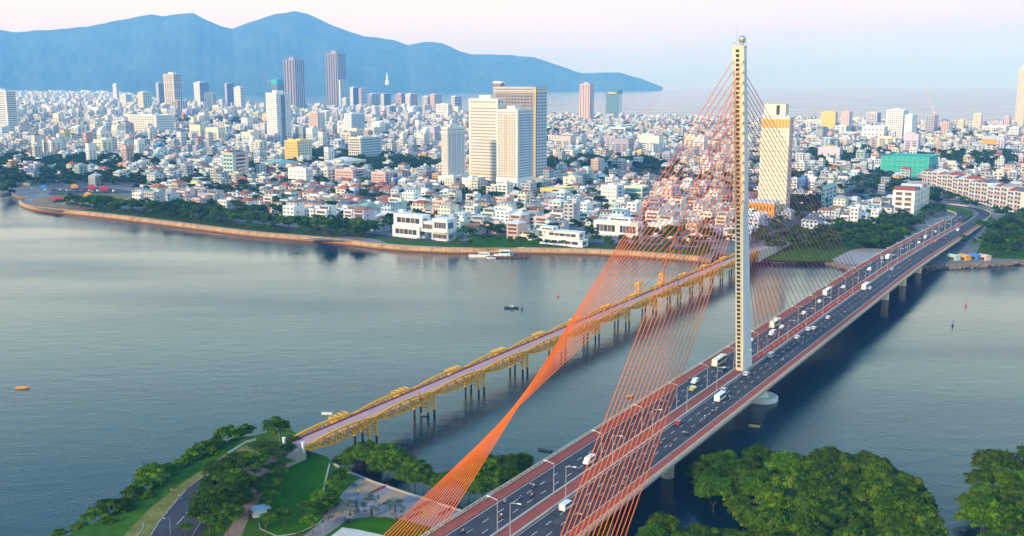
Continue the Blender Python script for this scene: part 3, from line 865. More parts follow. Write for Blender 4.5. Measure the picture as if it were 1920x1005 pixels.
# ------------------------------------------------------------------ near bank park
WB = 6.0
def gp(px, z=WB): return [tuple(G(x, y, z).xy) for x, y in px]
bank_px = [(60, 1040), (135, 1000), (190, 972), (240, 945), (300, 902), (375, 855), (435, 822), (480, 816), (515, 806), (548, 806), (566, 822), (580, 846), (613, 856), (626, 872), (648, 884), (700, 905), (760, 925), (815, 943), (872, 962)]
bank_pts = gp(bank_px) + [tuple(W(u, v).xy) for u, v in ((-150, -14), (-150, 14), (-188, 22), (-192, 48), (-260, 60), (-420, 60), (-420, -250), (-300, -190))]
sheet('near_bank', bank_pts, WB, M['grass'], -2, mside=M['rock'])
def gsheet(name, px, dz, m, smooth=0):
    p = gp(px)
    if smooth: p = [(q.x, q.y) for q in smooth_line([Vector((a, b, 0)) for a, b in p + p[:1]], smooth)][:-1]
    return sheet(name, p, WB + dz, M[m])
gsheet('dry_verge', [(225, 1012), (250, 985), (285, 950), (330, 915), (380, 880), (425, 850), (470, 830), (492, 828), (500, 850), (470, 868), (408, 886), (352, 916), (300, 980), (283, 1012)], 0.01, 'dry_grass')
gsheet('park_road', [(278, 1012), (297, 981.5), (314, 959), (337, 933), (352, 915), (378, 896), (408, 884), (455, 872), (490, 858), (530, 838), (556, 838), (560, 848), (535, 862), (520, 880), (470, 900), (430, 930), (395, 975), (372, 1012)], 0.02, 'asphalt')
gsheet('park_path', [(478, 872), (512, 868), (498, 900), (492, 930), (470, 962), (450, 1012), (415, 1012), (446, 965), (470, 925)], 0.03, 'path')
gsheet('round_lawn', [(548, 858), (580, 853), (608, 861), (617, 873), (608, 910), (598, 945), (588, 985), (565, 999), (520, 1003), (492, 990), (486, 970), (505, 935), (520, 900), (532, 874)], 0.03, 'lawn', 4)
gsheet('plaza', [(680, 895.5), (662, 909), (644.7, 927), (620, 958), (600, 981), (560, 1012), (610, 1012), (646, 978), (674, 971), (699, 969.5), (723, 969.5), (766, 977), (822, 993), (850, 975), (880, 962), (872, 961), (815, 942), (760, 924)], 0.02, 'plaza')
gsheet('crescent_lawn', [(600, 1012), (646, 979), (674, 972), (699, 970.5), (723, 970.5), (766, 978), (822, 994), (800, 1012), (720, 1003), (670, 992), (642, 988), (606, 1014)], 0.03, 'lawn')
gsheet('pale_slab', [(606, 1016), (642, 989), (670, 993), (720, 1004), (760, 1020), (700, 1060), (600, 1060)], 0.035, 'pale_concrete')
for nm, px in (('gravel_panel', [(683, 897), (664, 912), (655, 924), (700, 926), (727, 912)]), ('gravel_panel', [(742, 916), (716, 932), (702, 945), (735, 946), (768, 926)]),
               ('gravel_panel', [(795, 945), (772, 962), (768, 968), (800, 972), (815, 962), (828, 950)]), ('gravel_panel', [(850, 968), (832, 982), (824, 988), (836, 984), (870, 966)]), ('gravel_panel', [(640, 952), (612, 984), (640, 968), (680, 962), (668, 950)])):
    gsheet(nm, px, 0.03, 'plaza_tan')
def low_wall(name, px, w, h, m, label, cat='wall', base=WB):
    mb = MB(); L = [Vector((*p, 0)) for p in gp(px, base)]
    o = L[0]
    for a, b in zip(L[:-1], L[1:]):
        d = (b - a).normalized(); n = Vector((-d.y, d.x, 0)) * w / 2
        mb.prism([((a - n).x - o.x, (a - n).y - o.y), ((b - n).x - o.x, (b - n).y - o.y), ((b + n).x - o.x, (b + n).y - o.y), ((a + n).x - o.x, (a + n).y - o.y)], -0.5, h)
    return tag(mb.build(name, M[m], None, (o.x, o.y, base)), label, cat)
low_wall('sea_wall', [(627, 872), (648, 884), (700, 905), (760, 925), (815, 943), (872, 962)], 0.45, 0.6, 'concrete', 'pale concrete sea wall between the paved plaza and the mangroves')
low_wall('lawn_wall', [(618, 872), (609, 910), (600, 945)], 0.45, 0.6, 'concrete', 'short pale wall along the right edge of the round lawn')
low_wall('lawn_kerb', [(600, 981), (560, 1000), (520, 1006), (488, 992), (484, 975)], 0.3, 0.2, 'concrete', 'curved pale kerb round the near end of the lawn', 'kerb')
low_wall('lawn_kerb', [(681, 895), (662, 908), (644, 926), (620, 957), (600, 980)], 0.3, 0.2, 'concrete', 'long curved kerb on the left edge of the plaza', 'kerb')
low_wall('road_kerb', [(283, 1004), (297, 981), (314, 959), (337, 933), (352, 915), (378, 896), (408, 884)], 0.3, 0.16, 'concrete', 'grey kerb between the park road and the dry verge', 'kerb')
low_wall('road_kerb', [(357, 1010), (373, 985), (382, 965), (395, 945)], 0.2, 0.14, 'concrete', 'pale kerb on the tree side of the park road', 'kerb')
low_wall('stone_fence', [(428, 852), (450, 838), (462, 831), (480, 826)], 0.2, 0.8, 'pale_concrete', 'low white fence on the waterfront near the lone tree', 'fence')
low_wall('footpath_edge', [(257, 1006), (270, 988), (268, 982)], 0.3, 0.15, 'concrete', 'short pale path edging in the dry grass at the frame edge', 'kerb')
for i, px in enumerate(([(685, 930), (727, 910)], [(717, 946), (729, 942)], [(777, 957), (805, 941)], [(764, 973), (790, 961)], [(822, 967), (846, 953)])):
    low_wall('step_wall', px, 0.8, 0.45, 'maroon_strip', ['long dark step on the far part of the plaza', 'short dark step behind the silver palms', 'dark step crossing the plaza under the stays', 'dark step at the edge of the crescent lawn', 'dark step on the plaza nearest to the bridge parapet'][i], 'step')
mkp = gp([(331.5, 983), (345, 968)]), gp([(349, 963), (351, 960)]), gp([(358, 951), (361, 948)])
for a, b in mkp:
    a, b = Vector((*a, 0)), Vector((*b, 0)); n = (b - a).normalized(); n = Vector((-n.y, n.x, 0)) * 0.08
    MB().poly([(*(a - n).xy, WB + 0.026), (*(b - n).xy, WB + 0.026), (*(b + n).xy, WB + 0.026), (*(a + n).xy, WB + 0.026)]).build('road_marking', M['marking'])['kind'] = 'structure'
# ramp up to the footbridge and its gate posts
rp = MB()
x0, x1 = YS - 30, YS + 0.2
rp.poly([(x0, -YV - 4.3, WB), (x1, -YV - 4.3, YZ - 0.03), (x1, -YV + 4.3, YZ - 0.03), (x0, -YV + 4.3, WB)], 0)
for s in (-1, 1): rp.poly([(x0, -YV + s * 4.3, WB - 0.5), (x1, -YV + s * 4.3, -1), (x1, -YV + s * 4.3, YZ + 0.6), (x0, -YV + s * 4.3, WB + 0.4)], 1)
rp.poly([(x1, -YV - 4.3, -1), (x1, -YV + 4.3, -1), (x1, -YV + 4.3, YZ - 0.05), (x1, -YV - 4.3, YZ - 0.05)], 1)
rp.build('near_ramp', [M['lilac_road'], M['concrete']], YB)
for y, lab in ((-4.4, 'white gate post at the right side of the footbridge entrance'), (4.4, 'white gate post at the left side of the footbridge entrance')):
    mb = MB().box(-0.35, 0.35, -0.35, 0.35, -1.5, 1.9).box(-0.5, 0.5, -0.5, 0.5, 1.9, 2.15)
    tag(mb.build('gate_post', M['white'], None, W(YS - 1.2, YV - y, YZ), ROT), lab, 'gate post', 'gate posts of the footbridge')
for o in bpy.data.objects:
    if o.name == 'walkway':                                   # the level walk starts at the abutment
        for v in o.data.vertices:
            if v.co.x < YS: v.co.x = YS

def named(things, text):
    """ordinal labels counted along the picture from the left"""
    for i, (k, o) in enumerate(sorted(things, key=lambda q: q[0])):
        o['label'] = text % nth(i + 1)
def plant(px, kind, text, group, name='tree', z=WB, hs=1.0, lift=0.55, jit=0.12):
    out = []
    for x, y, h, w in px:
        p = G(x, y, z); p.z = z
        s = 1 + rnd.uniform(-jit, jit)
        out.append((x, tree(p, h * s * hs, w * s, kind, text % 'one', group, name, None, lift)))
    named(out, text)
plant([(518, 836, 11, 12)], 'near', 'lone dark round tree on the point by the %s footbridge entrance', 'park trees', lift=0.45)
for o in COL.objects:
    if o.get('label', '').startswith('lone dark'): o['label'] = 'lone dark round tree on the point left of the footbridge entrance'
plant([(500, 880, 9.5, 16)], 'small', 'spreading pale tree with forked trunk by the %s paved square', 'park trees', lift=0.75)
for o in COL.objects:
    if o.get('label', '').startswith('spreading pale'): o['label'] = 'spreading pale green tree with forked trunk beside the park path'
plant([(450, 900, 10, 14), (425, 920, 10, 14), (470, 912, 11, 13), (404, 940, 10, 13), (440, 945, 11, 15), (470, 935, 9, 11), (398, 968, 10, 13), (432, 975, 11, 14), (395, 1000, 10, 13), (428, 1008, 11, 14), (455, 968, 9, 10)], 'near', '%s tree from the left in the dense grove beside the park road', 'trees of the park grove', lift=0.4)
plant([(522, 872, 6, 7), (540, 862, 6, 7), (534, 885, 6, 7), (514, 897, 6, 7), (528, 908, 6, 7), (506, 915, 6, 7), (518, 930, 6, 7), (498, 940, 6.5, 7.5), (510, 955, 6, 7), (548, 848, 6, 7)], 'small', '%s small tree from the left between the path and the round lawn', 'small trees along the lawn path', lift=0.5)
plant([(535, 988, 7, 8), (574, 978, 6.5, 7), (500, 1003, 7, 8), (600, 955, 7, 7), (585, 1003, 7, 8), (348, 1005, 4, 6)], 'small', '%s young tree with a whitewashed trunk from the left near the lawn edge', 'young trees on the lawn', lift=0.6)
plant([(610, 965, 5, 7), (617, 945, 5, 7), (625, 925, 5.5, 7.5), (634, 910, 5.5, 7.5), (642, 898, 5, 7), (625, 955, 4.5, 6)], 'bush', '%s bush from the left in the hedge between lawn wall and plaza', 'bushes of the park hedge', 'bush', lift=0.25)
random.seed(1)
plant([(112, 1012, 5, 8), (150, 1000, 5, 9), (178, 985, 6, 9), (205, 975, 6, 9), (228, 962, 6, 10), (250, 945, 7, 10), (268, 932, 6, 9), (288, 918, 7, 10), (308, 905, 7, 10), (328, 893, 6, 9), (346, 884, 7, 10), (362, 872, 7, 10), (384, 862, 6, 9), (404, 851, 6, 9), (425, 838, 7, 9), (446, 829, 6, 8), (462, 822, 5, 7), (240, 968, 4, 7), (275, 945, 3.5, 6), (205, 995, 4, 8), (230, 990, 3, 7)], 'bush', '%s bush from the left on the water edge below the park road', 'bushes on the near shore', 'bush', z=3.5, lift=0.25, jit=0.35)
ML = [(648, 884, 7, 10), (672, 880, 9, 12), (700, 882, 11, 14), (728, 890, 11, 14), (752, 900, 10, 13), (778, 912, 9, 12), (690, 868, 8, 11), (742, 878, 8, 11), (795, 922, 8, 10), (820, 925, 8, 10), (845, 928, 9, 11), (880, 925, 11, 13), (905, 918, 12, 14), (935, 910, 12, 14), (962, 902, 11, 13), (980, 892, 9, 10), (895, 945, 10, 12), (925, 938, 10, 12), (955, 922, 10, 12), (715, 902, 8, 10), (765, 918, 7, 9)]
plant(ML, 'mangrove_green', '%s mangrove tree from the left along the plaza sea wall', 'mangroves by the sea wall', 'mangrove_tree', z=0.0, lift=0.35)
def in_poly(x, y, P):
    c = False
    for i in range(len(P)):
        (x1, y1), (x2, y2) = P[i - 1], P[i]
        if (y1 > y) != (y2 > y) and x < (x2 - x1) * (y - y1) / (y2 - y1) + x1: c = not c
    return c
def thicket(poly, step, text, group, h, seed, kinds):
    q = random.Random(seed); out = []; placed = []
    xs = [p[0] for p in poly]; ys = [p[1] for p in poly]
    for _ in range(4000):
        x, y = q.uniform(min(xs), max(xs)), q.uniform(min(ys), max(ys))
        if not in_poly(x, y, poly): continue
        p = G(x, y, 7.5); p.z = 0
        if any((p.xy - r).length < step for r in placed): continue
        placed.append(p.xy.copy())
        hh = h * q.uniform(0.72, 1.25)
        out.append((x, tree(p, hh, hh * q.uniform(0.95, 1.3), q.choice(kinds), 'x', group, 'mangrove_tree', None, 0.3)))
    named(out, text)
thicket([(1300, 885), (1330, 862), (1400, 848), (1430, 845), (1480, 858), (1530, 862), (1600, 848), (1650, 845), (1690, 885), (1725, 930), (1748, 985), (1755, 1060), (1400, 1060), (1380, 990), (1390, 950), (1340, 920)], 6.6, '%s mangrove tree from the left in the big thicket right of the road bridge', 'mangroves of the big thicket', 11.5, 4, ['mangrove', 'mangrove', 'mangrove_green'])
thicket([(1195, 1000), (1225, 962), (1260, 985), (1330, 975), (1380, 1000), (1370, 1060), (1150, 1060), (1160, 1020)], 6.4, '%s mangrove tree from the left in the near thicket under the bridge edge', 'mangroves of the near thicket', 9.5, 5, ['mangrove', 'mangrove_green'])
thicket([(1822, 912), (1850, 870), (1900, 860), (1990, 850), (2010, 1060), (1860, 1060), (1850, 985), (1828, 940)], 6.6, '%s mangrove tree from the left in the thicket at the right frame edge', 'mangroves of the edge thicket', 11.5, 6, ['mangrove', 'mangrove_green'])
# silver fan palms on the plaza
def palm_crown(seed):
    q = np.random.RandomState(seed); V, T = [], []
    for i in range(46):
        a = q.rand() * 6.283; e = q.uniform(-0.5, 1.35)
        d = np.array([math.cos(a) * math.cos(e), math.sin(a) * math.cos(e), math.sin(e)])
        side = np.cross(d, [0, 0, 1.0]); side /= np.linalg.norm(side) + 1e-6; up = np.cross(side, d)
        L = q.uniform(1.5, 2.3); c = d * L
        for k in range(11):                                   # the fan's fingers
            t = (k - 5) / 5 * 1.35
            f = (d * math.cos(t) + side * math.sin(t)) * 1.25 - up * 0.25 * abs(t)
            w = np.cross(f, up) * 0.09
            V += [c, c + f * 0.55 + w, c + f, c + f * 0.55 - w]; T.append(q.rand())
    return quads_mesh('crown', np.array(V), M['leaf_silver'], T)
for i, (x, y, s) in enumerate(((657, 978, 1.15), (697, 969, 1.15), (741, 974, 1.0))):
    t = empty('silver_palm', G(x, y, WB), i * 1.1)
    MB().tube((0, 0, -0.3), (0, 0, 3.4), 0.42, 8, 0, 0.32).build('trunk', M['bark'], t)
    put('crown', palm_crown(40 + i), t, (0, 0, 3.9), 0, (s, s, s))
    tag(t, ['silver blue fan palm nearest to the park lawn, by the seated people', 'middle one of the three silver blue fan palms', 'silver blue fan palm partly behind the orange stays'][i], 'palm', 'silver fan palms on the plaza')
# drinks stall
k = empty('drinks_stall', G(486, 966, WB), 0.5)
MB().box(-2, 2, -1.4, 1.4, 0, 2.3).build('body', M['white'], k)
MB().prism([(-2.3, -1.7), (2.3, -1.7), (2.3, 1.7), (-2.3, 1.7)], 2.3, 2.5).build('roof', mat('pale_blue_sheet', (0.45, 0.58, 0.70), 0.5), k)
MB().box(-2.05, -1.98, -1.1, 1.1, 1.0, 1.9).build('hatch', M['dark'], k)
MB().box(2.0, 3.4, -1.4, 1.4, 1.9, 2.0).build('awning', M['pale_concrete'], k)
tag(k, 'small white drinks stall with pale blue roof beside the park path', 'stall')
# ------------------------------------------------------------------ the city
PAINT = dict(white=(0.80, 0.79, 0.77), warm=(0.78, 0.72, 0.64), cream=(0.80, 0.72, 0.56), yellow=(0.80, 0.56, 0.16), pink=(0.74, 0.50, 0.44), blue_grey=(0.52, 0.60, 0.68),
             mint=(0.52, 0.66, 0.60), grey=(0.46, 0.46, 0.48), tan=(0.56, 0.43, 0.33), blue=(0.07, 0.24, 0.60), orange=(0.80, 0.36, 0.06), lilac=(0.62, 0.56, 0.66), brown=(0.30, 0.20, 0.16), slate=(0.20, 0.24, 0.30), teal=(0.05, 0.42, 0.34), taupe=(0.36, 0.32, 0.31))
WM = {k: mat('wall_' + k, c, 0.75, 0.12, 0.35, streak=True) for k, c in PAINT.items()}
ROOF = dict(red=(0.36, 0.10, 0.06), rust=(0.30, 0.15, 0.10), slate=(0.12, 0.15, 0.20), grey=(0.34, 0.34, 0.36), white=(0.68, 0.68, 0.66), teal=(0.24, 0.42, 0.42), tan=(0.44, 0.36, 0.30))
RM = {k: mat('roof_' + k, c, 0.8, 0.22, 0.8) for k, c in ROOF.items()}
M['tank'] = mat('steel_tank', (0.55, 0.56, 0.58), 0.35, 0.1, metal=0.7)
_unit = {}
def unit(shape, m):
    key = (shape, m.name)
    if key not in _unit:
        mb = MB()
        if shape == 'box': mb.box(-.5, .5, -.5, .5, 0, 1)
        elif shape == 'pane': mb.box(-.5, .5, -.5, .5, -.5, .5)
        elif shape == 'parapet':
            for a in ((-.5, .5, -.5, -.47), (-.5, .5, .47, .5), (-.5, -.47, -.47, .47), (.47, .5, -.47, .47)): mb.box(*a, 0, 1)
        elif shape == 'hip':
            b = [(-.5, -.5, 0), (.5, -.5, 0), (.5, .5, 0), (-.5, .5, 0)]; r = [(0, -.22, 1), (0, .22, 1)]
            mb.poly([b[0], b[1], r[0]]); mb.poly([b[1], b[2], r[1], r[0]]); mb.poly([b[2], b[3], r[1]]); mb.poly([b[3], b[0], r[0], r[1]]); mb.poly(b[::-1])
        elif shape == 'gable':
            mb.extrude_y([(-.5, 0), (.5, 0), (0, 1)], -.5, .5)
        elif shape == 'tank':
            mb.tube((0, -.5, .5), (0, .5, .5), .5, 8)
        _unit[key] = mb.mesh(shape, m)
    return _unit[key]
def bx(name, parent, m, x0, x1, y0, y1, z0, z1, shape='box'):
    return put(name, unit(shape, m), parent, ((x0 + x1) / 2, (y0 + y1) / 2, z0), 0, (x1 - x0, y1 - y0, z1 - z0))
FOOT = []                                           # built-up footprints in bridge axes (u0, u1, v0, v1)
def solve(f, lo, hi, target):
    for _ in range(44):
        m_ = (lo + hi) / 2
        if (f(m_) - target) * (f(hi) - target) <= 0: lo = m_
        else: hi = m_
    return (lo + hi) / 2
def seat(x0, xc, x1, yt, yb, dmin=9, dmax=55):
    """corner, height, front width and depth of a block whose front faces the river"""
    xb = xc; P = G(xb, yb, LAND); h = 30
    for _ in range(4):
        h = solve(lambda z: PX((P.x, P.y, z))[1], LAND, 700, yt)
        xb += xc - PX((P.x, P.y, h))[0]; P = G(xb, yb, LAND)
    h = solve(lambda z: PX((P.x, P.y, z))[1], LAND, 700, yt)
    fx = lambda s: PX((P.x - V2.x * s, P.y - V2.y * s, h))[0]
    wl = solve(fx, 0.5, 400, x0)
    fd = lambda s: PX((P.x + U2.x * s, P.y + U2.y * s, h))[0]
    dp = min(max(solve(fd, 0.5, 300, x1), dmin), dmax) if fd(200) > fd(0) + 1 else dmin
    return P, h - LAND, wl, dp
def window_grid(t, face, span, h0, h1, nf, nc, ww, wh, m, off, near, lo=0.06, hi=0.94, budget=[0]):
    """windows on the front ('f', x = off) or the side ('s', y = off)"""
    fh = (h1 - h0) / nf
    step = span * (hi - lo) / nc
    sz = (0.16, step * ww, fh * wh) if face == 'f' else (step * ww, 0.16, fh * wh)
    pos = []
    for i in range(nf):
        for j in range(nc):
            a = span * lo + (j + 0.5) * step; z = h0 + (i + 0.55) * fh
            pos.append((off, a, z) if face == 'f' else (a, off, z))
    if near:
        for p in pos: put('window', unit('pane', m), t, p, 0, sz)
    else:
        mb = MB()
        for p in pos: mb.box(p[0] - sz[0] / 2, p[0] + sz[0] / 2, p[1] - sz[1] / 2, p[1] + sz[1] / 2, p[2] - sz[2] / 2, p[2] + sz[2] / 2)
        mb.build('windows', m, t)['kind'] = 'stuff'
M['glass_blue'] = mat('blue_glass', (0.10, 0.19, 0.30), 0.12, 0.25, 0.1)
M['glass_green'] = mat('green_glass', (0.08, 0.24, 0.24), 0.12, 0.25, 0.1)
M['glass_warm'] = mat('brown_window', (0.14, 0.10, 0.09), 0.25, 0.3, 0.2)
def tower(label, x0, xc, x1, yt, yb, wall, side=None, nf=10, nc=6, ns=4, win='glass', style='grid', roof='box', cat='building', name='tower_block', band=None, ww=0.55, wh=0.5, podium=None, swin=None, dmax=55, group=None):
    P, h, wl, dp = seat(x0, xc, x1, yt, yb, 9, dmax)
    u, v = UV(P)
    FOOT.append((u - 3, u + dp + 3, v - wl - 3, v + 3))
    t = empty(name, (P.x, P.y, LAND), ROT)
    w, s = WM[wall], WM[side or wall]  # second wall colour: on many blocks the flank's shade is painted in
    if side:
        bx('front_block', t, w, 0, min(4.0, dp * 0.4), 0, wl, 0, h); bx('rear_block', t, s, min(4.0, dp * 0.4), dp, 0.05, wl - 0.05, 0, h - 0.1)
    else: bx('wall', t, w, 0, dp, 0, wl, 0, h)
    bx('parapet', t, w, -0.12, dp + 0.12, -0.12, wl + 0.12, h, h + 1.1, 'parapet')
    h0 = podium[1] if podium else 0.5
    n_w = nf * (nc + ns)
    near = P.y < 1750 and n_w <= 300
    g, gs = M[win], M[swin or win]
    if style in ('grid', 'strips'):
        if style == 'strips':
            for j in range(nc):
                a = wl * (j + 0.5) / nc
                bx('glass_strip', t, g, -0.1, 0.05, a - wl / nc * ww / 2, a + wl / nc * ww / 2, h0, h - 1.5)
            for j in range(ns):
                a = dp * (j + 0.5) / ns
                bx('glass_strip', t, gs, a - dp / ns * ww / 2, a + dp / ns * ww / 2, -0.1, 0.05, h0, h - 1.5)
        else:
            window_grid(t, 'f', wl, h0, h - 1.2, nf, nc, ww, wh, g, 0.0, near)
            if ns: window_grid(t, 's', dp, h0, h - 1.2, nf, ns, ww, wh, gs, 0.0, near)
            if P.y < 1900:
                for j in range(nc + 1): bx('pilaster', t, w, -0.5, 0, wl * (.06 + .88 * j / nc) - .18, wl * (.06 + .88 * j / nc) + .18, h0, h)
                for i in range(2, nf, 4): bx('floor_line', t, w, -0.65, 0, 0, wl, h0 + (h - h0 - 1.2) * i / nf - .2, h0 + (h - h0 - 1.2) * i / nf + .2)
    elif style == 'bands':
        fh = (h - h0 - 1.2) / nf
        for i in range(nf):
            z = h0 + (i + 0.3) * fh
            bx('window_band', t, g, -0.1, 0.1, wl * 0.05, wl * 0.95, z, z + fh * wh)
            if ns: bx('window_band', t, gs, dp * 0.06, dp * 0.94, -0.1, 0.1, z, z + fh * wh)
    if band:                                           # projecting painted lines
        for bm_, zs in band.items():
            for f in zs: bx('cornice', t, WM[bm_], -0.35, dp + 0.35, -0.35, wl + 0.35, h * f, h * f + 1.0)
    if podium:
        pw, ph, pm = podium
        bx('podium', t, WM[pm], -pw, dp + pw, -pw, wl + pw, 0, ph)
        for k in range(int((wl + 2 * pw) / 4)): bx('podium_window', t, M['glass'], -pw - 0.1, -pw + 0.1, -pw + 1 + k * 4, -pw + 3.6 + k * 4, ph * 0.25, ph * 0.75)
    if roof == 'box':
        bx('lift_house', t, w, dp * 0.25, dp * 0.7, wl * 0.3, wl * 0.7, h, h + max(2.5, h * 0.05))
        for a in (0.12, 0.2): put('water_tank', unit('tank', M['tank']), t, (dp * 0.3, wl * a, h + 0.1), 0, (1.6, 2.2, 1.6))
    elif roof in RM:
        bx('roof', t, RM[roof], -0.6, dp + 0.6, -0.6, wl + 0.6, h + 0.02, h + min(6, wl * 0.22), 'hip')
    elif roof == 'sign':
        bx('roof_sign', t, WM['yellow'], 0.3, 1.2, wl * 0.25, wl * 0.75, h + 0.6, h + 0.6 + max(3, h * 0.06))
        bx('lift_house', t, w, dp * 0.4, dp * 0.8, wl * 0.2, wl * 0.6, h, h + 3)
    tag(t, label, cat, group)
    return t, h, wl, dp
T = tower
FT = 'towers of the far city'
T('white tower with dark window bands at the left frame edge', -34, 10, 29, 171, 262, 'white', None, 22, 4, 3, 'glass', 'bands', cat='tower', podium=(6, 16, 'white'), wh=0.42)
T('long white hotel block behind the left part of the city', 240, 292, 326, 217, 258, 'warm', 'white', 9, 10, 8, 'glass', cat='hotel')
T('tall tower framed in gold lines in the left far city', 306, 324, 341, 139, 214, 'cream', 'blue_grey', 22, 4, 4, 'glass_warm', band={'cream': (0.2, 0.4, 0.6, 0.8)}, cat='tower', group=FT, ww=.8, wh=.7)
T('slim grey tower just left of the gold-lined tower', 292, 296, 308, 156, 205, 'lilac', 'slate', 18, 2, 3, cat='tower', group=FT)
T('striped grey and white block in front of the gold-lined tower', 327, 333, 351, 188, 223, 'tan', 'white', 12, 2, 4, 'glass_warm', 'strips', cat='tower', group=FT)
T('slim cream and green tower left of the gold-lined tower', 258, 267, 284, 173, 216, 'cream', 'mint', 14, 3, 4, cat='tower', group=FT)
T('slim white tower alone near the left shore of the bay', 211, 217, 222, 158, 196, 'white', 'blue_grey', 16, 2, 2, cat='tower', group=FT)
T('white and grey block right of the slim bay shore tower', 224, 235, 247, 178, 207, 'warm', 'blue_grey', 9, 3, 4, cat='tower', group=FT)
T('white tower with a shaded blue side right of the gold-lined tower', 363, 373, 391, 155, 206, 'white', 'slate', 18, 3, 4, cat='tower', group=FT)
T('cream hotel with a yellow roof sign in the far city', 382, 397, 405, 175, 212, 'cream', 'grey', 12, 3, 2, roof='sign', cat='hotel', group=FT)
T('pair of grey towers, the left dark one', 421, 424, 438, 157, 208, 'lilac', 'slate', 18, 1, 4, cat='tower', group=FT)
T('pair of grey towers, the right white one', 438, 450, 459, 164, 212, 'white', 'blue_grey', 16, 4, 3, 'glass_warm', cat='tower', group=FT)
T('low cream block between two far towers', 410, 416, 424, 187, 207, 'cream', 'grey', 6, 2, 2, cat='tower', group=FT)
t, h, wl, dp = T('big white residential tower with a blue glass strip down its right face', 498, 517, 554, 175, 277, 'white', None, 24, 5, 7, 'glass', cat='tower', ww=.5, wh=.45, dmax=40)
bx('glass_strip', t, M['glass_blue'], dp * .32, dp * .58, -0.25, 0.02, 2, h - 4)
t, h, wl, dp = T('tower under construction wrapped in a teal net top', 509, 519, 556, 150, 205, 'slate', 'slate', 12, 3, 4, cat='tower', group=FT, roof='none')
bx('net', t, WM['teal'], -1, dp + 1, -1, wl + 1, h * .86, h * 1.02)
T('tall grey twin-slab tower with brown stripes behind the net-topped one', 531, 552, 578, 112, 212, 'taupe', 'grey', 34, 4, 5, 'glass', 'strips', cat='tower', group=FT, ww=.45)
T('tallest brown twin tower of the skyline', 610, 632, 660, 100, 207, 'taupe', 'grey', 38, 5, 8, 'glass', 'strips', cat='tower', group=FT, ww=.5)
T('white stepped tower in front of the tallest brown tower', 622, 637, 652, 150, 207, 'white', 'blue_grey', 18, 3, 4, cat='tower', group=FT)
T('white block with a glass face right of the tallest tower', 656, 661, 672, 164, 200, 'white', 'slate', 10, 2, 3, cat='tower', group=FT)
for i, (a, b, c, yt, yb, w_, s_) in enumerate([(672, 677, 688, 166, 200, 'tan', 'lilac'), (690, 697, 713, 176, 207, 'white', 'blue_grey'), (714, 719, 738, 176, 205, 'cream', 'slate'), (742, 752, 760, 176, 208, 'pink', 'grey'),
        (760, 769, 790, 176, 207, 'warm', 'tan'), (792, 801, 812, 181, 212, 'cream', 'pink'), (806, 814, 834, 177, 212, 'pink', 'blue_grey'), (846, 852, 866, 181, 216, 'white', 'blue_grey'), (793, 796, 809, 198, 221, 'pink', 'lilac'),
        (725, 730, 744, 199, 220, 'white', 'mint'), (770, 776, 792, 200, 220, 'white', 'blue_grey'), (641, 648, 656, 184, 212, 'white', 'blue_grey'), (697, 702, 712, 200, 216, 'white', 'warm')]):
    T('%s tower block from left in the cluster right of the tallest towers' % nth(i + 1), a, b, c, yt, yb, w_, s_, 12, 3, 4, ['glass', 'glass_warm', 'glass_blue'][i % 3], ['grid', 'strips', 'grid', 'bands'][i % 4], cat='tower', group='tower blocks before the bay')
T('white hotel slab with red lines right of the tower cluster', 817, 840, 848, 196, 233, 'white', 'warm', 11, 5, 3, 'glass_warm', 'bands', cat='hotel', group=FT, wh=.35)
T('pink and white tower with a row of dark windows', 579, 595, 609, 212, 263, 'pink', 'white', 14, 3, 3, cat='tower', group=FT)
T('white and blue tower with vertical window lines', 645, 658, 684, 214, 266, 'white', 'blue_grey', 15, 3, 6, 'glass_blue', cat='tower', group=FT)
T('broad hotel with a pale glass front and white frame', 653, 675, 722, 259, 305, 'warm', 'blue_grey', 9, 5, 12, 'glass', cat='hotel', swin='glass_green', ww=.7, wh=.55)
t, h, wl, dp = T('slender white hotel tower just left of the twin apartment towers', 827, 839, 872, 240, 362, 'warm', 'white', 17, 3, 6, 'glass', cat='hotel', podium=(3, 20, 'white'), ww=.4, wh=.45)
for a in (.38, .70): bx('balcony_strip', t, WM['lilac'], dp * a - 1.2, dp * a + 1.2, -0.3, 0.0, 21, h - 4)
bx('crown_ring', t, WM['warm'], -1.0, dp + 1.0, -1.0, wl + 1.0, h - 6, h - 4.5)
# the twin apartment complex
AP = 'blocks of the twin apartment complex'
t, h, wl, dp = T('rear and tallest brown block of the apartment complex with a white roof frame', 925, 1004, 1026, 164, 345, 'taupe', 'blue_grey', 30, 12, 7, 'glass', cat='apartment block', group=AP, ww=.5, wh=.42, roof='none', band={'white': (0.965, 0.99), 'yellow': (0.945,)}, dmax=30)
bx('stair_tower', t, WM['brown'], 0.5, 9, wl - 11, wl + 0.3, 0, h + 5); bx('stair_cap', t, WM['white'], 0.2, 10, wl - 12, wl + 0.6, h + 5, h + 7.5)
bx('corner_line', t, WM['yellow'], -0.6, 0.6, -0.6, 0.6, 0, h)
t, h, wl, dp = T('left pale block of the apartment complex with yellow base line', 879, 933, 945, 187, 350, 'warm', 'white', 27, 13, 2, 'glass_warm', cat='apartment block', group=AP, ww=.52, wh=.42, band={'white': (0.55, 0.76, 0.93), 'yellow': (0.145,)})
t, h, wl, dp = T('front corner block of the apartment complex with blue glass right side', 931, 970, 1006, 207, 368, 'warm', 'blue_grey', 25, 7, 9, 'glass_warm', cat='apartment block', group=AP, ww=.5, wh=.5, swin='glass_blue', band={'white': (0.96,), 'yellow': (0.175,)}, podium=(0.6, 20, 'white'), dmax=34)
bx('corner_line', t, WM['cream'], -0.5, 0.8, -0.5, 0.8, 20, h + 2)
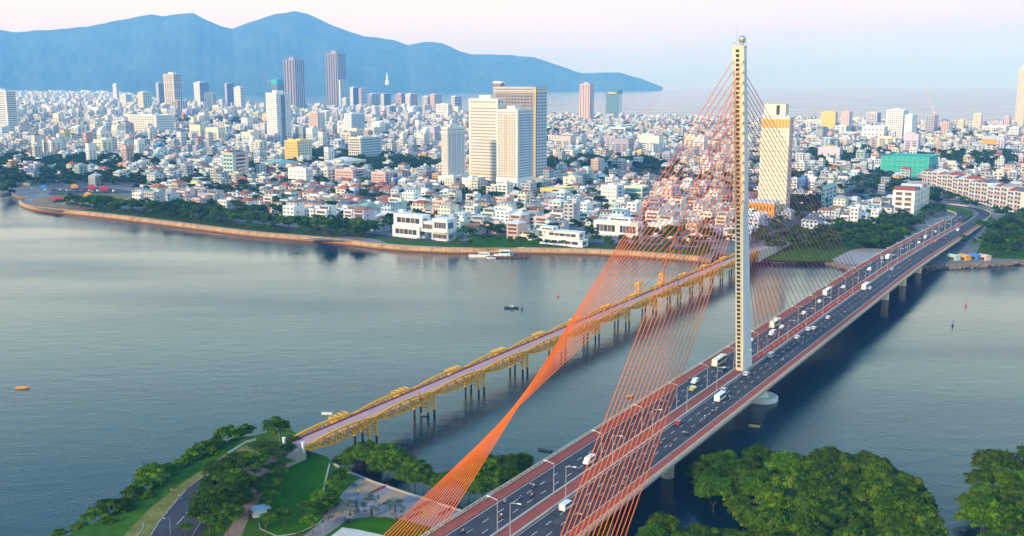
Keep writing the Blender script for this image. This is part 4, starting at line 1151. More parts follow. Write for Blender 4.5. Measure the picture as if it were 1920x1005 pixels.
for a in (.35, .55): bx('brick_strip', t, WM['tan'], -0.3, 0, wl * a - 1.2, wl * a + 1.2, 24, h - 5)
T('pale pink slim hotel tower standing against the bay', 1087, 1106, 1114, 158, 234, 'pink', 'lilac', 24, 4, 3, 'glass_warm', 'strips', cat='tower', ww=.3)
t, h, wl, dp = T('green glass tower with a slanted top standing against the bay', 1136, 1159, 1167, 176, 224, 'slate', 'white', 16, 1, 0, 'glass_green', 'bands', roof='none', cat='tower', wh=.62)
mb = MB().extrude_y([(0, 0), (10, 0), (10, 1), (0, 1)], 0, .1)
mb = MB(); q = [(0.1, 0.1, h), (0.1, wl, h), (dp, wl, h), (dp, 0.1, h)]; q2 = [(0.1, 0.1, h + 14), (0.1, wl, h + 2), (dp, wl, h + 2), (dp, 0.1, h + 14)]
for i in range(4): j = (i + 1) % 4; mb.poly([q[i], q[j], q2[j], q2[i]])
mb.poly(q2); mb.build('slanted_crown', M['glass_green'], t)
bx('crown_sign', t, WM['yellow'], -0.5, 0.0, wl * .2, wl * .8, h + 1, h + 5)
# right half
t, h, wl, dp = T('tall cream hotel seen through the stays right of the pylon', 1428, 1481, 1489, 222, 410, 'cream', 'pink', 20, 8, 2, 'glass_warm', cat='hotel', ww=.22, wh=.32, roof='none', dmax=26)
bx('orange_frieze', t, WM['orange'], -0.4, dp, 0.3, wl, h - 9, h - 1); bx('roof_terrace', t, WM['cream'], 3, dp, wl * .2, wl * .96, h, h + 13)
for k in range(7): bx('terrace_awning', t, WM['white'], -0.8, 2.0, wl * (.02 + k * .14), wl * (.11 + k * .14), h + 0.4, h + 2.6)
bx('window_band', t, M['dark'], 2.9, 3.02, wl * .4, wl * .52, h + 3, h + 12)
t, h, wl, dp = T('orange podium building with arched windows at the foot of the cream hotel', 1396, 1452, 1462, 382, 416, 'orange', 'cream', 2, 8, 2, 'dark', roof='none', cat='building', ww=.3, wh=.55)
bx('roof_rail', t, WM['lilac'], -0.5, dp + .5, -0.5, wl + .5, h, h + 1.2)
T('yellow hotel on the sea front right of the cream hotel', 1540, 1567, 1571, 211, 252, 'yellow', 'grey', 12, 6, 2, 'glass_warm', roof='sign', cat='hotel', ww=.3, wh=.3)
T('pink hotel on the sea front beside the yellow one', 1578, 1593, 1599, 210, 256, 'pink', 'lilac', 12, 3, 3, 'glass_warm', cat='hotel', ww=.3)
T('white block in front of the pink sea front hotel', 1566, 1586, 1592, 237, 259, 'white', 'blue_grey', 6, 2, 2, cat='building')
T('long low white hotel left of the yellow sea front hotel', 1507, 1539, 1545, 226, 243, 'warm', 'white', 4, 8, 1, cat='hotel', roof='none')
t, h, wl, dp = T('broad white hotel with a grid of dark square windows near the sea', 1663, 1694, 1712, 207, 266, 'white', 'white', 14, 7, 4, 'glass', cat='hotel', ww=.55, wh=.5)
T('white rear wing of the broad window-grid hotel', 1697, 1711, 1727, 216, 268, 'white', 'white', 14, 3, 5, 'glass_blue', cat='hotel', ww=.3, wh=.5)
T('grey hotel with a yellow sign left of the window-grid hotel', 1625, 1645, 1652, 212, 240, 'lilac', 'slate', 8, 4, 3, roof='sign', cat='hotel')
T('white theatre block below the grey hotel with the yellow sign', 1617, 1658, 1664, 238, 268, 'white', 'warm', 3, 5, 2, 'dark', roof='none', cat='building', ww=.4, wh=.25)
T('blank grey hall with a yellow roof front near the right avenue', 1534, 1575, 1581, 278, 305, 'lilac', 'grey', 1, 3, 1, 'slate' if False else 'glass', roof='sign', cat='hall', ww=.2, wh=.2)
T('dark striped office block before the yellow sea front hotel', 1532, 1543, 1552, 240, 268, 'slate', 'slate', 1, 4, 3, 'tank', 'strips', cat='building', ww=.3)
T('unfinished grey block under the tower crane', 1736, 1752, 1760, 217, 258, 'grey', 'lilac', 10, 3, 2, cat='building')
T('pink and white block right of the crane', 1765, 1780, 1785, 230, 258, 'pink', 'white', 7, 3, 2, 'glass_warm', cat='building')
T('slim cream hotel on the right sea front', 1797, 1807, 1810, 226, 252, 'cream', 'grey', 10, 3, 1, 'glass_warm', cat='hotel')
T('taller slim cream hotel on the right sea front', 1826, 1840, 1843, 214, 252, 'cream', 'warm', 13, 4, 1, 'glass_warm', cat='hotel')
T('slim pink hotel near the right frame edge', 1884, 1893, 1896, 218, 246, 'pink', 'lilac', 11, 2, 1, 'glass_warm', cat='hotel')
T('very tall cream tower cut by the right frame edge', 1911, 1928, 1934, 128, 244, 'cream', 'pink', 32, 6, 2, 'glass_warm', 'strips', cat='tower', ww=.3)
T('long white low hotel on the right sea front', 1841, 1886, 1892, 238, 253, 'white', 'warm', 3, 10, 1, cat='hotel', roof='none')
T('white stepped block near the right frame edge', 1893, 1910, 1918, 240, 266, 'white', 'blue_grey', 5, 4, 2, cat='building')
T('orange walled hall on the right with a pale front', 1840, 1880, 1890, 262, 284, 'orange', 'warm', 1, 3, 1, 'glass', roof='white', cat='hall', ww=.2, wh=.2)
# mid distance, left and centre
t, h, wl, dp = T('pink office block with white balconies and a red roof dome', 417, 436, 465, 288, 342, 'mint', 'pink', 7, 3, 1, 'glass', roof='slate', cat='office', ww=.6, wh=.5)
for i in range(7): bx('balcony', t, WM['white'], dp * .3, dp * .92, -1.1, 0, h * .1 + i * h * .12, h * .1 + i * h * .12 + 1.2)
MB().lathe([(2.8, 0), (2.6, 1.5), (1.6, 3), (0.3, 4.2)], 10).build('roof_dome', mat('red_neon', (0.75, 0.06, 0.05), 0.4), t, (3, wl * .6, h + 1))
T('yellow hotel block with rows of brown windows', 533, 557, 584, 265, 308, 'yellow', 'cream', 8, 5, 6, 'glass_warm', roof='sign', cat='hotel', ww=.4, wh=.45)
T('white house block with two steps left of the blue house', 540, 573, 587, 318, 352, 'white', 'white', 4, 4, 3, cat='house block', ww=.25, wh=.4)
T('tall white town house beside the stepped white block', 601, 614, 628, 317, 349, 'warm', 'white', 5, 2, 2, cat='house block')
T('pink and tan town houses with a grey side wall', 628, 661, 687, 320, 350, 'pink', 'grey', 5, 6, 1, 'glass_warm', cat='house block')
T('pale pink five storey house with many windows left of the blue house', 696, 722, 738, 325, 353, 'pink', 'lilac', 5, 5, 2, 'glass_warm', cat='house block')
T('bright blue painted house', 734, 737, 757, 335, 354, 'lilac', 'blue', 3, 1, 3, 'glass_blue', roof='none', cat='house')
T('white four storey block right under the slender hotel tower', 866, 886, 908, 336, 366, 'white', 'blue_grey', 4, 3, 2, cat='house block', ww=.3, wh=.35)
T('pale pink narrow block beside the white block under the hotel tower', 833, 850, 866, 333, 364, 'warm', 'lilac', 5, 3, 1, cat='house block', ww=.4)
T('white six storey block with a blank right side near the stays', 1127, 1156, 1170, 350, 388, 'white', 'blue_grey', 5, 5, 1, cat='house block', ww=.35, wh=.35)
T('teal glass office with a cream roof band beside the white block', 1170, 1204, 1216, 352, 382, 'cream', 'cream', 3, 1, 1, 'glass_green', 'bands', roof='none', cat='office', wh=.75)
T('pink six storey block seen through the left stays', 1240, 1259, 1275, 352, 396, 'pink', 'lilac', 6, 2, 2, cat='house block', ww=.35)
T('cream block with balconies on its right side behind the yellow school', 1056, 1079, 1092, 334, 360, 'cream', 'white', 4, 2, 2, 'glass', cat='house block', ww=.3)
T('yellow two storey school with a flat roof', 1013, 1052, 1077, 356, 374, 'yellow', 'cream', 2, 6, 6, 'glass_warm', roof='none', cat='school', ww=.3, wh=.4)
T('beige slim block left of the red and white mast', 1108, 1122, 1133, 300, 335, 'tan', 'lilac', 7, 2, 2, cat='house block', ww=.3)
T('white five storey corner house at the cove near the pylon', 1402, 1428, 1440, 405, 432, 'white', 'lilac', 4, 3, 2, cat='house block', ww=.4)
T('pale green pair of narrow town houses right of the stays', 1541, 1548, 1570, 352, 392, 'mint', 'blue_grey', 5, 2, 3, cat='house block')
T('long cream block in the houses behind the stays', 1300, 1340, 1352, 268, 286, 'warm', 'pink', 3, 6, 1, cat='house block')
T('cream long hall with a curved roof in the left city', 610, 640, 690, 305, 322, 'cream', 'cream', 2, 5, 3, roof='white', cat='hall', ww=.3)
T('hall with green and red roof before the yellow hotel block', 488, 520, 560, 308, 322, 'cream', 'blue_grey', 1, 5, 2, roof='teal', cat='hall', ww=.3, wh=.3)
T('white villa school with a grey hipped roof in the left city', 346, 376, 399, 300, 318, 'warm', 'white', 3, 6, 3, roof='slate', cat='school', ww=.4)
T('mint flat-roofed market hall in the far centre', 1120, 1165, 1190, 236, 250, 'mint', 'mint', 2, 6, 2, roof='none', cat='hall')
T('white terraced hospital in front of the mint market hall', 1143, 1172, 1180, 240, 258, 'white', 'mint', 3, 5, 1, 'glass', 'bands', roof='none', cat='hospital')
# modern villas right on the promenade
def villa(label, x0, x1, yb, yt, blocks):
    P, h, wl, dp = seat(x0, x1, x1 + 14, yt, yb, 12, 16)
    u, v = UV(P); FOOT.append((u - 12, u + dp + 6, v - wl - 6, v + 4))
    t = empty('villa', (P.x, P.y, LAND), ROT)
    for (a, b, c, d, z0, z1, m) in blocks:                      # fractions of width, depth offsets, fractions of height
        f = bx('block', t, WM[m], c, d, a * wl, b * wl, z0 * h, z1 * h)
        z = (z0 + z1) / 2
        for kk in range(5):
            f0 = a + (b - a) * (.10 + kk * .16)
            bx('glazing', t, M['glass_warm' if kk % 2 else 'glass'], c - .08, c + .02, f0 * wl, (f0 + (b - a) * .145) * wl, z0 * h + (z1 - z0) * h * .3, z0 * h + (z1 - z0) * h * .76)
        bx('balcony', t, WM['warm'], c - 1.3, c, (a + (b - a) * .06) * wl, (b - (b - a) * .3) * wl, z0 * h - .05, z0 * h + .8)
        MB().box(c + 1, c + (d - c) * .6, a * wl - 0.08, a * wl + 0.02, z0 * h + (z1 - z0) * h * .3, z0 * h + (z1 - z0) * h * .75).build('glazing', M['glass_blue'], t)
        bx('roof_slab', t, WM['white'], c - 0.5, d + .2, a * wl - .4, b * wl + .4, z1 * h, z1 * h + .35)
    for i in range(6): put('parasol', MB().lathe([(1.5, 0), (0.1, .8)], 8).mesh('parasol', WM['white']), t, (-5, wl * (.35 + i * .09), 2.2))
    tag(t, label, 'villa', 'villas on the promenade')
villa('white modern villa of stacked boxes with parasols on the promenade', 735, 838, 453, 406, [(.5, 1, 0, 12, 0, .45, 'white'), (.45, .98, 0.6, 12, .46, .92, 'white'), (.22, .5, 2, 12, .3, .7, 'warm'), (0, .26, 0.3, 14, .34, .86, 'white'), (0, .3, 1.5, 13, 0, .32, 'grey')])
villa('long white villa with a roof garden on the promenade', 1012, 1092, 466, 432, [(0, 1, 0, 10, .05, .42, 'white'), (.1, .9, 2, 12, .45, .8, 'warm'), (.7, 1, 1, 9, .82, 1.0, 'white')])
villa('white villa with a tall black doorway near the stays', 1113, 1196, 447, 412, [(0, .45, 0, 11, 0, .8, 'white'), (.46, 1, 0.4, 11, 0, .78, 'warm'), (.2, .7, 3, 11, .8, 1.0, 'white')])
villa('white villas with balconies seen through the left stays', 1214, 1262, 447, 412, [(0, .5, 0, 11, 0, .85, 'warm'), (.5, 1, 0.8, 11, 0, .7, 'white')])
# green-netted building site
t, h, wl, dp = T('building site wrapped in bright green netting', 1652, 1742, 1764, 297, 338, 'teal', 'teal', 4, 1, 1, 'glass_green', 'bands', roof='none', cat='building site', wh=.12, dmax=70)
for k in range(10): bx('scaffold_pole', t, M['steel'], -0.5, -0.3, wl * k / 9.2, wl * k / 9.2 + .25, 0, h + 2)
# terrace of tall town houses at the curve of the road
def town_house(P, rz, w, d, h, lab, i):
    t = empty('town_house', (P[0], P[1], LAND), rz)
    bx('wall', t, WM['warm' if i % 3 else 'white'], 0, d, 0, w, 0, h)
    rf = RM[['red', 'slate', 'white', 'red', 'grey'][i % 5]]
    bx('roof', t, rf, -0.2, d + .2, 0.1, w - .1, h, h + 3.2, 'gable')
    for z in range(5):
        for j in range(2): bx('window', t, M['glass_warm'], -0.08, 0.05, w * (.14 + .42 * j), w * (.44 + .42 * j), h * (.06 + z * .19), h * (.06 + z * .19) + h * .11)
        if z in (1, 3): bx('balcony', t, WM['pink'], -1.0, 0, w * .08, w * .92, h * (.03 + z * .19), h * (.03 + z * .19) + .9)
    for z in range(4):
        bx('window', t, M['glass_warm'], d * .2, d * .32, -0.06, 0.05, h * (.1 + z * .22), h * (.1 + z * .22) + h * .11); bx('window', t, M['glass_warm'], d * .6, d * .72, -0.06, 0.05, h * (.1 + z * .22), h * (.1 + z * .22) + h * .11)
    tag(t, lab, 'town house', 'terrace of tall town houses at the road curve')
a, b = G(1728, 352, LAND).xy, G(1912, 402, LAND).xy
d = (b - a); n = 17; L = d.length / n
for i in range(n):
    p = a + d * ((i + 1) / n)
    town_house(p, math.atan2(-d.y, -d.x) - math.pi / 2, L, 18, 21 + (i % 3) * 1.2, '%s tall town house from the left in the long terrace at the road curve' % nth(i + 1), i)
q_ = [UV(p) for p in (a, b)]
for k in range(12):
    p = a + d * (k / 11); u, v = UV(p); FOOT.append((u - 14, u + 30, v - 14, v + 14))
a, b = G(1676, 408, LAND), G(1712, 409, LAND)
for i in range(5):
    u, v = UV(b); FOOT.append((u + i * 16 - 2, u + i * 16 + 18, v - 24, v + 2))
    p = W(u + i * 15.6, v)
    town_house(p.xy, ROT, 20, 15.4, 26 - (i % 2), '%s white house in the short terrace left of the road curve, counted from the river' % nth(i + 1), i)
# red and white radio mast, cranes, far mountain statue and aerials
def lattice(t, h, w, mats, seg, w1=None):
    w1 = w if w1 is None else w1
    for k in range(seg):
        mb = MB(); za, zb = h * k / seg, h * (k + 1) / seg; ra, rb = w + (w1 - w) * k / seg, w + (w1 - w) * (k + 1) / seg
        c = lambda r, z: [(-r, -r, z), (r, -r, z), (r, r, z), (-r, r, z)]
        A, B = c(ra, za), c(rb, zb)
        for i in range(4):
            mb.tube(A[i], B[i], 0.16, 4); mb.tube(A[i], B[(i + 1) % 4], 0.1, 4); mb.tube(B[i], B[(i + 1) % 4], 0.1, 4)
        mb.build('mast_section', mats[k % len(mats)], t)
redm = mat('mast_red', (0.60, 0.05, 0.07), 0.5)
t = empty('radio_mast', G(1177, 352, LAND)); lattice(t, 34, 2.0, [redm, WM['white']], 8, 0.8)
MB().lathe([(1.4, 0), (1.6, 1), (1.4, 2)], 8).build('aerial_ring', WM['white'], t, (0, 0, 32))
tag(t, 'red and white radio mast behind the teal glass office', 'mast')
def crane(px, py, h, jib, ang, label, col):
    t = empty('tower_crane', G(px, py, LAND), ang)
    lattice(t, h, 1.0, [col], 6)
    e = (jib * math.cos(R(55)), 0, h + jib * math.sin(R(55))) if jib > 0 else (-jib, 0, h + 1)
    mb = MB(); mb.tube((0, 0, h), e, 0.9, 4, 0, 0.4); mb.build('jib', col, t)
    MB().tube((0, 0, h), (-12, 0, h + 1.5), 0.8, 4).build('counter_jib', col, t)
    MB().box(-13, -10, -1.2, 1.2, h - 1.5, h + 1).build('counterweight', WM['grey'], t)
    MB().box(-1.4, 1.4, -1.4, 1.4, h - 2, h + 1).build('cab', WM['white'], t)
    tag(t, label, 'crane')
crane(1211, 228, 30, 70, 0.2, 'luffing crane with a raised jib by the sea behind the centre city', redm)
crane(1748, 262, 60, 62, 1.9, 'luffing crane above the unfinished grey block on the right', WM['pink'])
crane(1755, 305, 44, -26, 2.6, 'yellow tower crane beside the green-netted site', WM['orange'])
crane(505, 208, 130, 40, 2.6, 'thin crane left of the teal net-topped tower', redm)
sp = Vector(((726 - 960) / 1932 * 11800, 11800, 0)); sz_ = CAM_H + (152 - 151.0) / 1932 * 11800
t = empty('hill_statue', (sp.x, sp.y, sz_)); t.scale = (.62, .62, .78)
MB().lathe([(26, -40), (24, 6), (15, 14), (19, 30), (17, 60), (12, 78), (13, 90), (8, 97), (9, 104), (8, 111), (3, 116)], 12).build('figure', WM['white'], t)
MB().lathe([(40, -60), (34, 0)], 10).build('pedestal', WM['white'], t)
tag(t, 'tall white robed statue on the lower mountain slope across the bay', 'statue')
for x, y0, y1, lab in ((370, 31, 15, 'tall thin aerial on the left mountain summit'), (338, 32, 23, 'shorter thin aerial left of the summit aerial')):
    D = 13600; b0 = Vector(((x - 960) / 1932 * D, D, CAM_H + (152 - y0) / 1932 * D))
    tag(MB().tube((0, 0, -30), (0, 0, (y0 - y1) / 1932 * D), 5, 5, 0, 2).build('aerial', M['steel'], None, b0), lab, 'aerial')
# ------------------------------------------------------------------ houses and trees filling the far bank
rs = np.random.RandomState(5)
poly = np.array([(p.x, p.y) for p in outline])
def inside(x, y):
    c = np.zeros(x.shape, bool)
    for i in range(len(poly)):
        (x1, y1), (x2, y2) = poly[i - 1], poly[i]
        if y1 == y2: continue
        k = ((y1 > y) != (y2 > y)) & (x < (x2 - x1) * (y - y1) / (y2 - y1) + x1)
        c ^= k
    return c
def near_line(x, y, pts, d):
    P = np.array([(p.x, p.y) for p in pts]); out = np.zeros(x.shape, bool)
    for q in P: out |= (x - q[0]) ** 2 + (y - q[1]) ** 2 < d * d
    return out
ROADS = [(lc + rc, 17)]
AVE = [smooth_line([W(*p).xy.to_3d() for p in pts], 8) for pts in ([(420, -118), (470, -122), (560, -128), (700, -140), (820, -150), (1000, -165), (1300, -190)], [(500, 40), (560, 60), (600, 100), (640, 160), (700, 260)], [(560, 34), (620, 36), (680, 34), (730, 24), (765, 0), (790, -40), (806, -100)], [(540, -40), (600, -40), (650, -46), (690, -62), (700, -100)])]
GREEN = [(60, 318, 190, 26, .72), (30, 350, 60, 20, 1), (150, 345, 140, 14, .93), (240, 305, 70, 10, .65), (350, 345, 60, 8, .7), (470, 322, 45, 10, .85), (430, 360, 60, 6, .8), (620, 295, 70, 10, .85), (745, 308, 80, 9, .9), (690, 372, 60, 5, .6), (905, 372, 50, 7, .9), (1080, 312, 70, 7, .85), (1170, 305, 90, 6, .7),
         (1130, 375, 60, 8, .7), (880, 412, 40, 8, .7), (760, 425, 60, 12, .8), (930, 450, 60, 16, 1), (1180, 455, 120, 14, 1), (1300, 470, 130, 18, 1), (1520, 460, 120, 28, 1), (1500, 395, 60, 22, .8), (1560, 298, 50, 9, .9), (1640, 440, 90, 24, 1), (1700, 300, 60, 8, .6), (1790, 298, 60, 10, .7), (1880, 302, 60, 12, .7), (1890, 450, 90, 60, 1), (1780, 385, 70, 30, 1), (1620, 290, 40, 8, .7),
         (420, 232, 70, 7, .8), (640, 300, 110, 14, .9), (760, 312, 90, 12, .95), (1130, 306, 110, 9, .85), (1230, 318, 60, 8, .7), (1575, 296, 70, 12, .85), (1480, 330, 40, 20, .6), (980, 318, 40, 8, .7), (300, 270, 80, 7, .6), (560, 345, 60, 6, .6), (1650, 350, 50, 14, .6), (700, 232, 60, 4, .7), (1060, 268, 70, 5, .5), (640, 440, 120, 14, 1), (300, 400, 260, 14, 1), (350, 228, 50, 6, .6), (1000, 250, 60, 4, .5), (860, 300, 30, 6, .5), (420, 255, 50, 5, .5), (1440, 300, 30, 30, .5), (1850, 262, 60, 4, .5), (1740, 250, 60, 4, .5)]
def px_arr(x, y, z):
    f = y * cP - (z - CAM_H) * sP
    return 960 + FPX * x / f, 502.5 - FPX * (y * sP + (z - CAM_H) * cP) / f
def greenness(px, py):
    g = np.zeros(px.shape)
    for cx, cy, rx_, ry_, k in GREEN: g = np.maximum(g, k * (((px - cx) / rx_) ** 2 + ((py - cy) / ry_) ** 2 < 1))
    return g
def lots():
    """plots in streets parallel to the river: u, v, depth, width"""
    out = []
    u = 262.0; row = 0
    while u < 13500:
        near = u < 470
        far = max(1.0, (u - 900) / 2600.0) if u > 900 else 1.0
        dep = (15.5 if near else 14.5) * min(far, 2.2)
        vlim = 900 + u * 0.62
        v = -(900 + u * 1.75)
        k = 0
        while v < vlim:
            w = (rs.uniform(9.5, 15) if near else rs.uniform(6.5, 13)) * min(far, 2.2)
            out.append((u + dep / 2, v + w / 2, dep, w))
            v += w + (0.8 if rs.rand() < 0.75 else 3.0); k += 1
            if k % 9 == 0: v += rs.uniform(6, 11)
        u += dep + (1.2 if row % 2 == 0 else rs.uniform(9, 13))
        row += 1
    return np.array(out)
LT = lots()
LT[:, 0] += rs.uniform(-1.2, 1.2, len(LT))
wx = ORG.x + U2.x * LT[:, 0] + V2.x * LT[:, 1]; wy = ORG.y + U2.y * LT[:, 0] + V2.y * LT[:, 1]
lpx, lpy = px_arr(wx, wy, LAND + 4)
keep = inside(wx, wy) & (lpx > -70) & (lpx < 1990) & (wy > 600) & (wy < 12200)
keep &= ~near_line(wx, wy, SH, 50) & ~near_line(wx, wy, TIP, 90) & ~near_line(wx, wy, cove[4:], 60)
keep &= ~near_line(wx, wy, lc + rc, 24) & ~((LT[:, 0] < 660) & (np.abs(LT[:, 1]) < 42))
for a in AVE: keep &= ~near_line(wx, wy, a, 15)
for (u0, u1, v0, v1) in FOOT:
    keep &= ~((LT[:, 0] > u0 - LT[:, 2] / 2) & (LT[:, 0] < u1 + LT[:, 2] / 2) & (LT[:, 1] > v0 - LT[:, 3] / 2) & (LT[:, 1] < v1 + LT[:, 3] / 2))
gr = greenness(lpx, lpy)
keep &= rs.rand(len(LT)) > gr
keep &= rs.rand(len(LT)) > np.where(wy < 1300, 0.30, 0.19)
keep &= ~((lpx < 260) & (lpy > 348) & (lpy < 400))
GRN = LT[~keep]                                         # looked at again for trees
LT, lpx, lpy, wx, wy = LT[keep], lpx[keep], lpy[keep], wx[keep], wy[keep]
n = len(LT)
names = list(PAINT)
wk = rs.choice(['white', 'warm', 'cream', 'blue_grey', 'pink', 'mint', 'grey', 'yellow', 'tan', 'lilac', 'orange', 'blue'], n, p=[.36, .15, .07, .14, .05, .06, .09, .015, .015, .045, .003, .002])
rk = rs.choice(['grey', 'white', 'slate', 'red', 'rust', 'teal', 'tan'], n, p=[.30, .19, .15, .15, .11, .05, .05])
redzone = (lpx > 420) & (lpx < 740) & (lpy > 345) & (lpy < 395)
st = rs.choice([1, 2, 3, 4, 5, 6], n, p=[.12, .27, .31, .19, .08, .03])
st = np.where((wy > 1500) & (rs.rand(n) < .035), np.where(lpx > 860, rs.randint(5, 8, n), rs.randint(6, 12, n)), st)
big_ = (wy > 1650) & (rs.rand(n) < .032)                     # larger blocks standing over the small houses
st = np.where(big_, np.where((lpx > 860) & (wy > 1900), rs.randint(4, 7, n), rs.randint(5, 12, n)), st); LT[:, 2] = np.where(big_, LT[:, 2] * 1.5, LT[:, 2]); LT[:, 3] = np.where(big_, LT[:, 3] * rs.uniform(1.6, 3.2, n), LT[:, 3])
st = np.where(redzone, np.minimum(st, 3), st)
hip = rs.rand(n) < np.where(redzone, .5, .24)
hip &= ~big_
wk = np.where(big_, rs.choice(['white', 'warm', 'blue_grey', 'lilac', 'white', 'cream'], n), wk)
rk = np.where(redzone & hip, rs.choice(['red', 'red', 'red', 'slate', 'rust'], n), rk)
order = np.argsort(wy + np.abs(lpx - 960) * .05)
vis = order[(lpx[order] > 5) & (lpx[order] < 1915)]
IND = vis[:290]
ind_set = set(IND.tolist())
# --- the 290 houses that show largest, each with its parts
def house(i, label):
    u, v, dep, w = LT[i]; k = int(st[i]); q = random.Random(int(i))
    dep, w = dep - q.uniform(.4, 2.5), w - 0.3
    fh = q.uniform(3.1, 3.6); h = k * fh
    t = empty('house', (wx[i], wy[i], LAND), ROT + q.uniform(-.03, .03))
    wm = WM[wk[i]]
    d2 = dep / 2; w2 = w / 2
    top_back = k >= 2 and q.random() < .5 and not hip[i]
    hb = h - fh if top_back else h
    bx('wall', t, wm, -d2, d2, -w2, w2, 0, hb)
    if top_back:
        bx('upper_floor', t, wm, -d2 + dep * .3, d2 - .3, -w2 + .2, w2 - .2, hb, h)
        bx('roof_slab', t, RM[rk[i]], -d2 + dep * .2, d2, -w2, w2, h, h + .3)
        bx('parapet', t, wm, -d2, -d2 + dep * .3, -w2, w2, hb, hb + .9, 'parapet')
    elif hip[i]:
        bx('roof', t, RM[rk[i]], -d2 - .6, d2 + .6, -w2 - .5, w2 + .5, h + .02, h + q.uniform(2.2, 3.4), 'hip' if q.random() < .75 else 'gable')
    else:
        bx('roof_deck', t, RM[rk[i]], -d2 + .2, d2 - .2, -w2 + .2, w2 - .2, h, h + .12)
        bx('parapet', t, wm, -d2 - .1, d2 + .1, -w2 - .1, w2 + .1, h, h + q.uniform(.7, 1.2), 'parapet')
        bx('stair_head', t, wm, d2 * .2, d2 * .8, -w2 * .7, w2 * .1, h + .12, h + 2.6)
    if not hip[i]: put('water_tank', unit('tank', M['tank']), t, (d2 * .5, w2 * .4, h + .3), 0, (1.3, 2.0, 1.3))
    g = M[q.choice(['glass', 'glass_warm', 'glass', 'glass_blue'])]
    nc = max(2, int(w / 3.4))
    open_ = q.random() < .45
    for f in range(k):
        dx = -d2 if not (top_back and f == k - 1) else -d2 + dep * .3
        if open_ and f > 0:
            bx('loggia', t, M['glass_warm'], dx - .06, dx + .1, -w2 * .8, w2 * .8, f * fh + .7, f * fh + fh * .86)
            bx('balcony', t, wm, dx - 1.2, dx, -w2 * .94, w2 * .94, f * fh - .1, f * fh + .85)
        else:
            for j in range(nc):
                a = -w2 + (j + .5) * w / nc
                bx('door' if f == 0 and j == nc // 2 else 'window', t, g, dx - .07, dx + .05, a - w / nc * .28, a + w / nc * .28, f * fh + (.1 if f == 0 and j == nc // 2 else fh * .3), f * fh + fh * .78)
        if q.random() < .6: bx('window', t, g, -dep * .22, -dep * .06, -w2 - .06, -w2 + .05, f * fh + fh * .35, f * fh + fh * .75)
    tag(t, label, 'house', 'houses on the far bank')
rowkey = np.round((LT[IND, 0] - 262) / 21.5).astype(int)
side_of = np.where(lpx[IND] < 1330, 0, 1)
rows = sorted(set(zip(side_of.tolist(), rowkey.tolist())))
for sd in (0, 1):
    rr = [r for s, r in rows if s == sd]
    for ri, r in enumerate(rr):
        mem = [int(i) for i, a, b in zip(IND, side_of, rowkey) if a == sd and b == r]
        mem.sort(key=lambda i: lpx[i])
        for c, i in enumerate(mem):
            rn = 'hipped %s roof' % rk[i] if hip[i] else 'flat roof'
            col = wk[i].replace('_', ' ').replace('warm', 'off-white')
            house(i, '%s house with %s, %s from left, %s row %s' % (col, rn, nth(c + 1), nth(ri + 1), 'behind the promenade' if sd == 0 else 'right of the pylon'))
# --- all other houses: one mass of buildings
rest = np.array([i for i in range(n) if i not in ind_set])
Q, C = [], []
def loc(u, v, z):
    return np.stack([ORG.x + U2.x * u + V2.x * v, ORG.y + U2.y * u + V2.y * v, z], -1)
def add_quad(a, b, c, d, col):
    Q.append(np.stack([a, b, c, d], 1)); C.append(col)
def add_boxes(u, v, du, dv, z0, z1, wall, roof):
    p = lambda su, sv, z: loc(u + su * du / 2, v + sv * dv / 2, z)
    for (a, b) in (((-1, -1), (-1, 1)), ((-1, 1), (1, 1)), ((1, 1), (1, -1)), ((1, -1), (-1, -1))):
        add_quad(p(*a, z0), p(*b, z0), p(*b, z1), p(*a, z1), wall)
    add_quad(p(-1, -1, z1), p(-1, 1, z1), p(1, 1, z1), p(1, -1, z1), roof)
pal = np.array([PAINT[k] for k in wk]) * rs.uniform(.6, 1.03, (n, 1)); rpal = np.array([ROOF[k] for k in rk]) * rs.uniform(.8, 1.15, (n, 1))
pal = np.clip(pal, 0, .85)
u, v, du, dv = (LT[rest, i] for i in range(4))
du = du - rs.uniform(.3, 3, len(rest)); dv = dv - .3
hh = st[rest] * rs.uniform(3.0, 3.7, len(rest)); z0 = np.full(len(rest), LAND - .2); z1 = LAND + hh
wc, rc_ = pal[rest], rpal[rest]; hp = hip[rest]
add_boxes(u, v, du, dv, z0, z1, wc, np.where(hp[:, None], rc_, rc_))
s = ~hp & (rs.rand(len(rest)) < .7)                      # stair heads and setback storeys
add_boxes(u[s] + du[s] * .15, v[s] + dv[s] * rs.uniform(-.2, .2, s.sum()), du[s] * rs.uniform(.25, .6, s.sum()), dv[s] * rs.uniform(.4, .9, s.sum()), z1[s] - .1, z1[s] + rs.uniform(2.0, 3.2, s.sum()), wc[s], rc_[s] * .9 + .05)
s2 = ~hp & (rs.rand(len(rest)) < .5) & (u < 2200)
tk = np.tile([[.6, .62, .65]], (s2.sum(), 1))
add_boxes(u[s2] + du[s2] * .3, v[s2] - dv[s2] * .25, 1.5 + 0 * u[s2], 2 + 0 * u[s2], z1[s2], z1[s2] + 1.6, tk, tk)
a = hp                                                  # hipped roofs
ru, rv, rdu, rdv, rz = u[a], v[a], du[a] + 1, dv[a] + .8, z1[a] + .03; top = rz + np.minimum(rdv, rdu) * .28
E = lambda su, sv, z: loc(ru + su * rdu / 2, rv + sv * rdv / 2, z)
r0, r1 = loc(ru, rv - rdv * .2, top), loc(ru, rv + rdv * .2, top)
add_quad(E(-1, -1, rz), E(-1, 1, rz), r1, r0, rc_[a]); add_quad(E(1, 1, rz), E(1, -1, rz), r0, r1, rc_[a])
